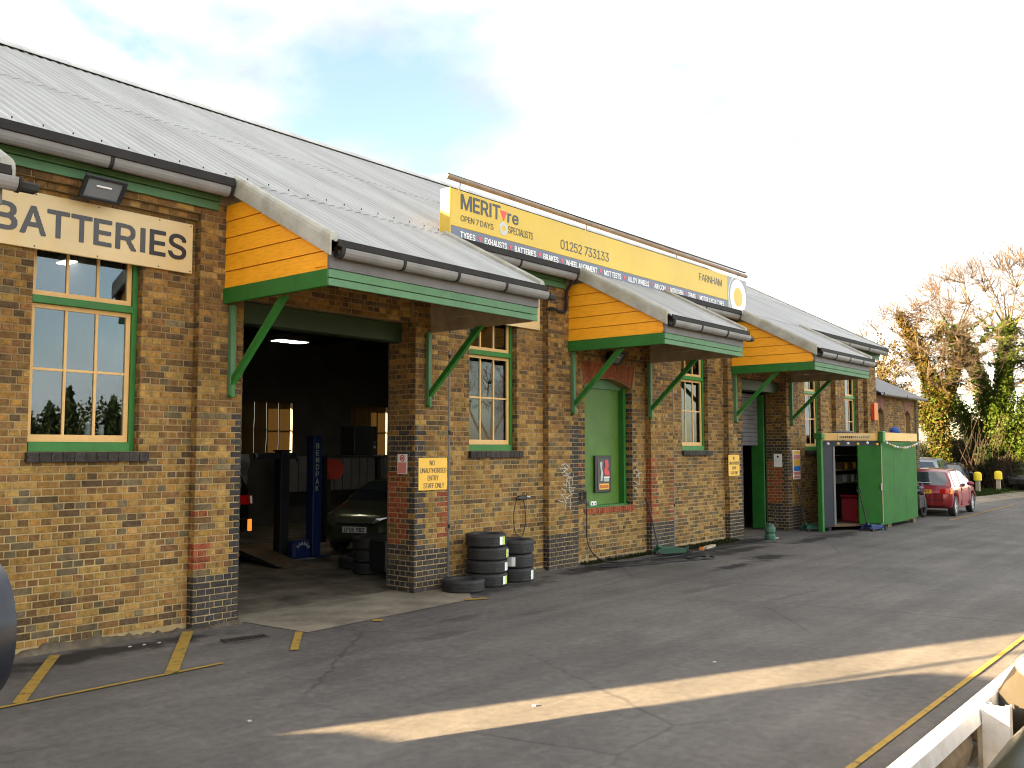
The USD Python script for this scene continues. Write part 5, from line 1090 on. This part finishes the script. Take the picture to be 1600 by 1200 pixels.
            m = trimesh.convex.convex_hull(np.array(q) + (.012, 0, 0)); obj('headlamp', m, 'lamp_glass', t)
        xm = glass_x['side'][-1][1] - .10; zm = zat(belt, xm) + .07
        mm = icosphere(2, 1.0); mm.apply_scale((.07, .10, .07)); move(mm, (xm, y * 1.0 + sy * .08, zm)); obj('wing_mirror', mm, body if not bumper_dark else 'black_plastic', t, smooth=True)
        if rubstrip: obj('rubbing_strip', bx(wheels[0] + R * 1.2, wheels[1] - R * 1.2, y - sy * .012 - .006, y + sy * .004 + .006, .50, .545, .006), 'black_plastic' if not rubstrip == 'body' else body, t)
        for xd in doors: obj('door_seam', bx(xd - .004, xd + .004, min(y * .955, y * 1.004), max(y * .955, y * 1.004), .30, zat(belt, xd) - .03), 'black_plastic', t); obj('door_handle', bx(xd + .06, xd + .18, y - .012, y + .012, zat(belt, xd) - .12, zat(belt, xd) - .09, .008), body, t)
    obj('bumper_line', bx(-.012, .03, -W * .40, W * .40, .52, .535), 'black_plastic', t)
    if plate_rear:
        pr = obj('number_plate', bx(-.022, -.008, -.26, .26, plate_rear[1], plate_rear[1] + .115), 'plate_yellow', t)
        text(pr, plate_rear[0], -.22, .22, 0, .075, 0, 'letter_black', face='o', bold=True, name='characters', origin=((-.0225, 0, plate_rear[1] + .02), (0, -1, 0), (-1, 0, 0)))
    if plate_front:
        pr = obj('number_plate', bx(L + .008, L + .022, -.26, .26, plate_front[1], plate_front[1] + .115), 'white_print', t)
        text(pr, plate_front[0], -.22, .22, 0, .075, 0, 'letter_black', face='o', bold=True, name='characters', origin=((L + .0225, 0, plate_front[1] + .02), (0, 1, 0), (1, 0, 0)))
        obj('grille', bx(L - .03, L + .010, -.42, .42, plate_front[1] + .14, plate_front[1] + .20, .01), 'black_plastic', t)
    return t
HATCH = dict(L=3.75, W=1.66, top=[(0, .72), (.05, .80), (.10, .93), (.38, 1.36), (.62, 1.43), (1.6, 1.45), (2.15, 1.38), (2.85, .98), (3.4, .86), (3.62, .76), (3.75, .58)], belt=[(0, .68), (.1, .89), (2.7, .88), (3.75, .55)],
             bottom=[(0, .34), (.2, .24), (.6, .2), (3.2, .2), (3.6, .24), (3.75, .34)], wheels=(.62, 3.02), glass_x={'side': [(.62, 1.35), (1.45, 2.35)], 'rear': (.11, .37), 'front': (2.17, 2.82)}, doors=(1.40, 2.45))
car('red_hatchback', 'red hatchback parked beyond the green kiosk, seen from behind', 'car', (30.0, -1.25, 0), 2, body='car_red', plate_rear=('R 431 WKP', .70), rubstrip='body', **HATCH)
MPV = dict(L=4.3, W=1.78, top=[(0, .75), (.06, .98), (.30, 1.55), (.6, 1.66), (2.0, 1.68), (2.6, 1.58), (3.4, 1.02), (4.0, .90), (4.3, .62)], belt=[(0, .7), (.1, 1.0), (3.2, .98), (4.3, .58)], bottom=[(0, .34), (.2, .25), (3.9, .22), (4.3, .34)],
           wheels=(.75, 3.45), glass_x={'side': [(.5, 1.1), (1.2, 2.0), (2.1, 2.85)], 'rear': (.08, .28), 'front': (2.62, 3.36)}, doors=(1.15, 2.05), R=.32)
car('silver_people_carrier', 'silver-grey people carrier half hidden behind the red hatchback', 'car', (42.0, 2.3, 0), 4, body='car_grey', **MPV)
car('black_hatchback', 'black hatchback beyond the red hatchback beside the grass verge', 'car', (44.2, 1.75, 0), 10, body='car_navy', plate_rear=('KV 56 LMO', .62), **HATCH)
car('black_car', 'black car with pale wheels at the right edge by the grass verge', 'car', (54.4, -0.25, 0), 176, body='car_black', **HATCH)
SAL = dict(L=4.2, W=1.74, top=[(0, .75), (.06, .95), (.40, 1.36), (.8, 1.44), (2.0, 1.45), (2.5, 1.38), (3.2, .99), (3.75, .90), (4.05, .80), (4.2, .56)], belt=[(0, .68), (.1, .92), (3.1, .90), (4.2, .53)], bottom=[(0, .34), (.2, .24), (3.8, .2), (4.05, .22), (4.2, .32)],
           wheels=(.72, 3.36), glass_x={'side': [(.7, 1.5), (1.6, 2.65)], 'rear': (.12, .38), 'front': (2.52, 3.16)}, doors=(1.55, 2.7), R=.31, nose=.55)
car('grey_saloon', 'grey car parked beside the white off-road car, out of the frame to the left', 'car', (-4.15, -2.2, 0), 0, body='car_grey', **SAL)
car('silver_car', 'silver car with its nose by the white crash barrier at the right edge', 'car', (5.95, -12.68, 0.25), 90, body='car_silver', lamps='rear', **SAL)
sc_ = stage.GetPrimAtPath('/World/silver_car')
for sy in (-1, 1):
    m = icosphere(3, 1.0); m.apply_scale((.20, .15, .085)); rot(m, -sy * 35, (0, 0, 1)); move(m, (3.93, sy * .60, .70)); obj('headlamp', m, 'lamp_glass', sc_, smooth=True)
DRK = dict(SAL); DRK['top'] = [(0, .75), (.06, .95), (.40, 1.40), (.8, 1.50), (2.0, 1.52), (2.5, 1.42), (3.1, 1.06), (3.7, 1.0), (4.05, .93), (4.15, .84), (4.2, .6)]; DRK['belt'] = [(0, .68), (.1, .95), (3.1, .96), (4.0, .85), (4.2, .55)]
car('dark_car', 'dark car with its bonnet corner at the bottom right edge', 'car', (3.62, -13.05, 0.20), 90, body='car_dark', lamps='rear', **DRK)
car('green_car', 'sage green car with white number plate facing out of the big doorway', 'car', (15.35, 5.35, .006), -160, body='car_sage', plate_front=('LF05 YBZ', .44), **HATCH)
t = car('dark_van', 'dark vehicle with one lit tail lamp on the lift runway inside', 'car', (9.45, 5.2, .23), 90, body='car_dark', **MPV)
obj('lit_tail_lamp', bx(-.06, -.02, -.80, -.72, .30, .52, .01), 'tail_lit', t)
# the white four-wheel drive at the left edge, only its spare wheel in view
q = dict(L=3.9, W=1.62, top=[(0, .80), (.04, 1.2), (.14, 1.66), (.4, 1.74), (2.0, 1.75), (2.5, 1.66), (2.95, 1.06), (3.7, .98), (3.9, .72)], belt=[(0, .75), (.06, 1.08), (2.9, 1.02), (3.9, .66)], bottom=[(0, .42), (.3, .34), (3.6, .34), (3.9, .45)],
         wheels=(.72, 3.1), glass_x={'side': [(.3, 1.2), (1.3, 2.3)], 'rear': (.05, .13), 'front': (2.52, 2.92)}, doors=(1.25, 2.35), R=.36, tail=.12)
FX, FY = 1.77, -4.32
t = car('white_off_roader', 'white off-road car at the left edge with black spare wheel cover', 'car', (FX, FY, 0), 180, body='car_white', bumper_dark=True, **q)
sw = thing('spare_wheel', parent=t)
obj('cover', move(rot(lathe([(0, 0), (.30, .0), (.345, .02), (.365, .06), (.37, .14), (.36, .20), (0, .20)], 48), -90, (0, 1, 0)), (-.06, .06, 1.12)), 'rubber_shiny', sw, smooth=35)
obj('bumper', bx(-.05, .10, -.76, .76, .42, .64, .04), 'car_white', t); obj('tailgate_trim', bx(-.04, .02, -.70, .70, .63, .72, .02), 'dark_steel', t)
t = thing('motorcycle', 'motorcycle tail with pale number plate beside the kiosk end', 'motorcycle', loc=(28.4, -1.35, 0), rz=0)
for x in (0, 1.25): obj('wheel', move(rot(trimesh.creation.torus(.26, .05, 28, 10), 90, (1, 0, 0)), (x, 0, .31)), 'rubber', t, smooth=True)
obj('number_plate', rot(bx(-.30, -.285, -.11, .11, .55, .78), -18, (0, 1, 0), (-.3, 0, .6)), 'plate_yellow', t); obj('tail_lamp', bx(-.26, -.18, -.10, .10, .82, .90, .02), 'silver_print', t)
obj('seat', bx(-.2, .6, -.12, .12, .78, .86, .03), 'black_plastic', t); obj('tank', bx(.6, 1.0, -.14, .14, .72, .95, .06), 'car_navy', t); obj('engine', bx(.35, .85, -.16, .16, .3, .68, .03), 'dark_steel', t)
obj('mudguard', tube([(-.02 + .33 * math.cos(a), 0, .31 + .33 * math.sin(a)) for a in np.linspace(.6, 3.6, 14)], .045), 'black_plastic', t, smooth=True)
obj('fork', cat_([cyl((1.25, y, .31), (1.0, y, 1.0), .025, 10) for y in (-.07, .07)]), 'steel', t); obj('handlebar', cyl((.98, -.35, 1.05), (.98, .35, 1.05), .015, 10), 'steel', t)

# ------------------------------------------------------------------ crash barrier, posts
t = thing('crash_barrier', 'white steel crash barrier along the bottom right corner', 'barrier')
BY = -8.47
paint('rusty_web', (0.17, 0.125, 0.075), 0.75, 0.3, 6, dirt=((0.30, 0.28, 0.24), 0.5, 9))
top_ = Polygon([(BY - .01, .70), (BY + .0, .775), (BY + .012, .785), (BY + .07, .78), (BY + .085, .76), (BY + .085, .70), (BY + .075, .69), (BY, .69)])
low_ = Polygon([(BY - .01, .43), (BY - .01, .475), (BY + .012, .49), (BY + .075, .49), (BY + .085, .47), (BY + .085, .43)])
for x0, x1 in ((2.6, 6.35), (6.352, 10.5), (10.502, 14.7)):
    obj('rail', prism_x(top_, x0, x1), 'barrier_white', t); obj('lower_rail', prism_x(low_, x0, x1), 'galvanised', t); obj('web', prism_x([(BY + .055, .491), (BY + .03, .59), (BY + .055, .689), (BY + .062, .689), (BY + .037, .59), (BY + .062, .491)], x0, x1), 'rusty_web', t)
for x in (2.75, 5.05, 7.4, 9.7, 12.0, 14.3):
    obj('post', cat_([bx(x - .008, x, BY - .135, BY - .012, 0, .80), bx(x - .0001, x + .06, BY - .020, BY - .012, 0, .80), bx(x - .0001, x + .06, BY - .135, BY - .127, 0, .80), bx(x + .052, x + .06, BY - .0205, BY - .045, 0, .795), bx(x + .052, x + .06, BY - .105, BY - .1265, 0, .795)]), 'barrier_white', t)
    obj('spacer', bx(x + .0, x + .05, BY - .011, BY + .012, .46, .72), 'galvanised', t); obj('bolt', cyl((x + .03, BY + .01, .59), (x + .03, BY + .04, .59), .016, 8), 'steel', t)
t = thing('lamp_post', 'grey lamp post standing near the left corner of the workshop', 'lamp post', loc=(-4.0, -1.05, 0))
obj('column', cyl((0, 0, 0), (0, 0, 4.2), .05, 14, .035), 'galvanised', t); obj('lantern', bx(-.08, .30, -.07, .07, 4.2, 4.28, .02), 'gutter_grey', t); obj('base', cyl((0, 0, 0), (0, 0, .5), .075, 14), 'galvanised', t)
def marker_post(label, x, y):
    t = thing('marker_post', label, 'marker post', 'yellow topped marker posts on the verge', (x, y, 0))
    obj('post', bx(-.09, .09, -.09, .09, 0, .62, .01), 'pale_wood', t); obj('cap', lathe([(0, .60), (.17, .60), (.175, .63), (.175, .90), (.14, .97), (.07, 1.0), (0, 1.005)], 20), 'bollard_yellow', t, smooth=40)
    return t
marker_post('yellow topped marker post nearest the black hatchback', 47.0, 1.05)
marker_post('yellow topped marker post in the middle of the grass verge', 49.6, 0.72)
ground_sheet('grass_verge', [(43.5, .55), (60, -1.1), (64, 0.4), (60, 4.5), (44, 5.5)], 0.02, 'verge')
tufts('grass', 9000, 44, 60, .2, 3.2, .16, 'grass_blade', 'rough grass on the verge below the hedge', 'grass', 9, .02)

# ------------------------------------------------------------------ trees and hedge
def segs_mesh(S, sides):
    P = np.array([s[0] for s in S]); Q = np.array([s[1] for s in S]); r0 = np.array([s[2] for s in S]); r1 = np.array([s[3] for s in S])
    d = Q - P; d /= np.linalg.norm(d, axis=1, keepdims=True) + 1e-9
    ref = np.where(np.abs(d[:, 2:]) < .9, [0, 0, 1.], [1., 0, 0]); a = np.cross(d, ref); a /= np.linalg.norm(a, axis=1, keepdims=True); b = np.cross(d, a)
    t = np.arange(sides) * 2 * math.pi / sides; ring = np.cos(t)[None, :, None] * a[:, None] + np.sin(t)[None, :, None] * b[:, None]
    V = np.concatenate([P[:, None] + ring * r0[:, None, None], Q[:, None] + ring * r1[:, None, None]], 1); i = np.arange(sides); j = (i + 1) % sides
    f = np.vstack([np.c_[i, i + sides, j + sides], np.c_[i, j + sides, j]]); Fc = (f[None] + (np.arange(len(S)) * 2 * sides)[:, None, None]).reshape(-1, 3)
    return V.reshape(-1, 3), Fc
def leaves_mesh(P, size, g, N=None):
    n = len(P); a = g.normal(size=(n, 3)); a /= np.linalg.norm(a, axis=1, keepdims=True); b = g.normal(size=(n, 3)); b -= a * (a * b).sum(1, keepdims=True); b /= np.linalg.norm(b, axis=1, keepdims=True)
    s = size * g.uniform(.55, 1.3, (n, 1))
    V = np.stack([P - a * s, P + b * s * .55, P + a * s, P - b * s * .55], 1).reshape(-1, 3); k = np.arange(n)[:, None] * 4
    return V, np.vstack([k + [0, 1, 2], k + [0, 2, 3]])
def fan_tree(label, loc, seed, stems, crown, n=(30, 120, 500, 4), ivy=(), view=11.6, base_r=.26, cat='tree', name='ivy_clad_tree'):
    """stems as polylines (r, z, depth) that carry limbs reaching out to a domed crown (r, z, depth centre; radii)"""
    t = thing(name, label, cat, None, loc); r = np.random.default_rng(seed); va = math.radians(view)
    RV, DV = np.array([math.sin(va), -math.cos(va), 0]), np.array([math.cos(va), math.sin(va), 0])
    W3 = lambda q: q[0] * RV + np.array([0, 0, q[1]]) + q[2] * DV
    C, K = np.array(crown[:3], float), np.array(crown[3:], float)
    st, lim, fine = [], [], []
    def curve(p, q, bend, k, r0, r1, out):
        m = (p + q) / 2 + bend; tt = np.linspace(0, 1, k + 1)[:, None]; P = (1 - tt) ** 2 * p + 2 * tt * (1 - tt) * m + tt ** 2 * q
        P[1:-1] += r.normal(0, .03 * np.linalg.norm(q - p) / k, (k - 1, 3))
        for i in range(k): out.append((P[i], P[i + 1], r0 + (r1 - r0) * i / k, r0 + (r1 - r0) * (i + 1) / k))
        return P
    lines = []
    for si, pts in enumerate(stems):
        P = spline([W3(q) for q in pts], 14); rad = np.linspace(base_r * (1 if si == 0 else .7), .07, 14)
        for i in range(13): st.append((P[i], P[i + 1], rad[i], rad[i + 1]))
        lines.append(P)
    def dome(k, f0, f1, low):
        out = []
        while len(out) < k:
            d = r.normal(size=3); d /= np.linalg.norm(d)
            if d[1] > low: out.append(C + d * K * r.uniform(f0, f1))
        return np.array([W3(q) for q in out])
    SP = np.vstack([P[4:] for P in lines]); P1, P2 = [], []
    for q in dome(n[0], .38, .62, -.35):
        c = np.linalg.norm(SP - q, axis=1) + np.maximum(0, SP[:, 2] - q[2] + .5) * 3; o = SP[np.argmin(c)]
        P1.append(curve(o, q, np.array([0, 0, -.12]) * np.linalg.norm(q - o), 5, .055, .028, lim)[1:])
    P1 = np.vstack(P1 + [SP[5:]])
    for q in dome(n[1], .68, .84, -.45):
        c = np.linalg.norm(P1 - q, axis=1) + np.maximum(0, P1[:, 2] - q[2] + .2) * 2; P2.append(curve(P1[np.argmin(c)], q, r.normal(0, .07, 3), 4, .026, .013, lim)[1:])
    P2 = np.vstack(P2)
    for q in dome(n[2], .86, 1.03, -.5):
        c = np.linalg.norm(P2 - q, axis=1); o = P2[np.argmin(c)]; L3 = curve(o, q, r.normal(0, .05, 3), 3, .014, .008, fine); ax = (q - o) / (np.linalg.norm(q - o) + 1e-6)
        for _ in range(n[3]):
            o4 = L3[r.integers(1, 4)]; d = ax + r.normal(0, .38, 3) + np.array([0, 0, .25]); d /= np.linalg.norm(d); curve(o4, o4 + d * r.uniform(.35, .8), r.normal(0, .03, 3), 2, .0085, .006, fine)
    obj('trunk', segs_mesh(st, 9), 'bark', t, smooth=True); obj('limbs', segs_mesh(lim, 5), 'bark', t, kind='stuff'); obj('crown', segs_mesh(fine, 3), 'twig', t, kind='stuff')
    g = np.random.default_rng(seed + 1)
    for (cnt, size, which, z0, z1, rad, m) in ivy:
        S = [s for s in ({'stem': st, 'limb': st + lim}[which]) if z0 <= s[0][2] <= z1]
        ln = np.array([np.linalg.norm(s[1] - s[0]) for s in S]); idx = g.choice(len(S), cnt, p=ln / ln.sum())
        A = np.array([S[i][0] for i in idx]); Bq = np.array([S[i][1] for i in idx]); rr = np.array([S[i][2] for i in idx]); off = g.normal(size=(cnt, 3)); off /= np.linalg.norm(off, axis=1, keepdims=True)
        clump = .45 + .75 * (.5 + .5 * np.sin(A[:, 2:] * 4.3 + A[:, 1:2] * 3)) * (.5 + .5 * np.sin(A[:, 2:] * 1.7 + 2)) + .25; taper = np.clip(1.2 - .7 * (A[:, 2:] - z0) / (z1 - z0), .3, 1.2)
        obj('ivy', leaves_mesh(A + (Bq - A) * g.random((cnt, 1)) + off * (rr[:, None] * .9 + rad * clump * taper * g.random((cnt, 1)) ** .5), size, g), m, t)
    return t
fan_tree('tall domed bare tree with bright ivy on its forked stems at the right', (52.5, 0.9, 0), 21,
         [[(0, 0, 0), (-.1, 3, .1), (0, 6, 0), (.3, 8.3, .2)], [(-.1, .8, 0), (-.6, 4, -.2), (-1.2, 6, -.3), (-2.2, 8.2, -.5)], [(-.2, .8, .2), (-1.5, 3, .3), (-2.7, 4.8, .2), (-3.6, 6.2, .3)], [(.2, 1, 0), (1.2, 4.5, .4), (2.0, 8.0, .6)]],
         (0.0, 8.2, 0, 5.0, 4.2, 4.0), (44, 210, 1100, 5), [(34000, .085, 'stem', .3, 7.8, .66, 'ivy_leaf'), (6000, .085, 'limb', 4.5, 8.6, .16, 'ivy_leaf'), (2500, .09, 'stem', .5, 5, .5, 'ivy_orange')])
fan_tree('shorter leaning tree with orange-brown ivy above the annexe roof', (49.5, 3.4, 0), 33,
         [[(0, 0, 0), (0, 3.5, 0), (-.5, 6, 0), (-1.6, 9.0, 0)], [(0, 3, 0), (-1.5, 4.6, .2), (-2.7, 5.6, .3)], [(0, 3.6, 0), (.8, 5.7, -.2), (1.1, 6.9, -.2)]],
         (-1.0, 6.4, 0, 3.2, 3.5, 2.6), (22, 90, 380, 4), [(11000, .08, 'stem', 1, 8.6, .5, 'ivy_orange'), (4500, .09, 'stem', .3, 6, .55, 'ivy_leaf'), (3500, .08, 'limb', 4, 8.2, .28, 'ivy_orange')], base_r=.22)
fan_tree('thin bare tree leaning left behind the annexe roof', (55, 7.0, 0), 45, [[(0, 0, 0), (-.5, 2.5, 0), (-1.6, 5.0, 0)], [(0, 1, 0), (.5, 3.5, .2), (.8, 5.5, .3)]], (-.8, 4.8, 0, 3.2, 3.2, 2.4), (14, 60, 240, 4), [(2500, .09, 'stem', .3, 4, .5, 'bush_leaf')], base_r=.16)
fan_tree('leafy ivy-covered tree at the right edge behind the black car', (54.0, -1.3, 0), 57, [[(0, 0, 0), (.1, 4, 0), (.4, 8, 0)], [(0, 1, 0), (-.5, 3.5, .2), (-.7, 6.2, .3)]], (.6, 7.0, 0, 3.4, 4.0, 3.0), (22, 90, 380, 4), [(16000, .10, 'stem', .2, 6.8, .85, 'ivy_leaf'), (3000, .1, 'limb', 3, 7.5, .4, 'ivy_leaf')])
fan_tree('bare tree behind the tall domed tree', (66, 4.0, 0), 71, [[(0, 0, 0), (0, 4, 0), (.4, 7, 0)], [(0, 1, 0), (-.8, 4, .2), (-1.6, 6.5, .3)]], (0, 7, 0, 4, 4, 3), (22, 90, 380, 3), [(2500, .11, 'stem', .3, 5, .6, 'bush_leaf')])
def bush(name, label, loc, size, n, leaf, m, seed, sticks=200, cat='bush', group=None):
    t = thing(name, label, cat, group, loc); g = np.random.default_rng(seed); sx, sy, sz = size
    c = g.normal(size=(22, 3)); c /= np.linalg.norm(c, axis=1, keepdims=True); c *= g.uniform(.25, .85, (22, 1)); c[:, 2] = np.abs(c[:, 2])
    rad = g.uniform(.22, .42, 22); idx = g.integers(0, 22, n); o = g.normal(size=(n, 3)); o /= np.linalg.norm(o, axis=1, keepdims=True)
    P = (c[idx] + o * rad[idx][:, None] * g.uniform(.55, 1.05, (n, 1))) * np.array([sx, sy, sz]); P[:, 2] = np.abs(P[:, 2])
    obj('foliage', leaves_mesh(P, leaf, g), m, t)
    S = []
    for k in range(sticks):
        a = g.uniform(0, 6.28); p = np.array([sx * .35 * g.normal(), sy * .35 * g.normal(), 0]); d = np.array([math.cos(a) * .45, math.sin(a) * .45, 1.]) ; d /= np.linalg.norm(d); S.append((p, p + d * sz * g.uniform(.6, 1.25), .010, .004))
    obj('stems', segs_mesh(S, 4), 'twig', t); return t
bush('bush', 'dark green bush left of the tall tree, above the silver-grey car', (49.5, 5.5, 0), (1.8, 2.2, 3.6), 9000, .09, 'bush_leaf', 1)
bush('bush', 'mid green bush between the two ivy trees', (51.5, 2.4, 0), (1.6, 1.6, 3.4), 9000, .085, 'bush_leaf', 2)
bush('bush', 'low brown brush behind the first marker post', (51.5, 1.6, 0), (1.3, 2.0, 1.7), 5000, .06, 'brown_leaf', 3, 700)
bush('bush', 'low brown brush behind the second marker post', (54.0, 0.1, 0), (1.3, 2.2, 1.9), 5000, .06, 'brown_leaf', 4, 700)
bush('bush', 'sunlit tan leafed shrub right of the tall tree trunk', (57.0, -.2, 0), (1.3, 1.2, 3.3), 6000, .075, 'tan_leaf', 5, 200)
bush('bush', 'green and tan shrub behind the annexe corner', (46.0, 6.0, 0), (1.6, 2.0, 2.6), 6000, .085, 'bush_leaf', 6)
bush('bush', 'brown shrub low at the right edge behind the black car', (57.5, -2.4, 0), (1.3, 1.6, 1.9), 5000, .06, 'brown_leaf', 7, 500)
bush('hedge', 'far dark hedge line closing the view behind the trees', (74, 5, 0), (6, 16, 4.2), 26000, .22, 'bush_leaf', 8, 600, 'hedge')
# trees across the road, seen only as reflections in the windows
def conifer(label, loc, h, seed):
    t = thing('conifer', label, 'tree', None, loc); g = np.random.default_rng(seed); n = 9000
    z = h * (1 - np.sqrt(g.random(n)) * .95); ang = g.uniform(0, 6.28, n); lay_ = .75 + .25 * np.sin(z * 7 + ang * 2); r = (h - z * .9) * .36 * np.sqrt(g.random(n)) * lay_ * (.75 + .4 * np.sin(ang * 3 + seed))
    obj('crown', leaves_mesh(np.c_[r * np.cos(ang), r * np.sin(ang), z - r * .25], .22, g), 'conifer_leaf', t); obj('trunk', cyl((0, 0, 0), (0, 0, h * .9), .2, 8, .03), 'bark', t); return t
for k, (cx_, ch, lb) in enumerate([(30.0, 7.4, 'leftmost'), (33.2, 9.0, 'second from the left'), (36.0, 8.0, 'third from the left'), (39.0, 9.4, 'fourth from the left'), (41.6, 8.4, 'fifth from the left'), (44.6, 10.2, 'tallest'), (47.6, 8.6, 'rightmost but one'), (51.0, 6.6, 'rightmost and lowest')]):
    conifer(f'{lb} dark conifer in the row mirrored in the nearest window', (cx_, -75 + (k % 3), 0), ch * .86, k)
bush('hedge', 'low hedge below the conifers mirrored in the nearest window', (42, -73, 0), (20, 2, 7.5), 22000, .22, 'bush_leaf', 18, 40, 'hedge')
fan_tree('bare tree mirrored in the window right of the big doorway', (78, -58, 0), 83, [[(0, 0, 0), (.2, 5, 0), (0, 9, 0)], [(0, 2, 0), (-1.5, 5, 0), (-3, 8, 0)], [(0, 2, 0), (1.5, 5, 0), (3, 8.5, 0)]], (0, 8.5, 0, 6, 5.5, 5), (30, 140, 600, 3), (), name='bare_tree', view=-45)
fan_tree('second bare tree mirrored beside the first in that window', (90, -60, 0), 84, [[(0, 0, 0), (.2, 5, 0), (0, 9, 0)], [(0, 2, 0), (-1.5, 5, 0), (-3, 8, 0)]], (0, 8, 0, 5.5, 5, 5), (30, 140, 600, 3), (), name='bare_tree', view=-45)

for k, (bx_, bh, m_, lb) in enumerate([(36.5, 6.2, 'brown_leaf', 'brown rounded tree between the conifers'), (45.8, 6.8, 'bush_leaf', 'green rounded tree between the taller conifers'), (52.5, 5.6, 'brown_leaf', 'brown rounded tree right of the conifers')]):
    bush('round_tree', lb + ' mirrored in the nearest window', (bx_, -77, 0), (2.6, 2.6, bh), 7000, .2, m_, 30 + k, 60, 'tree')
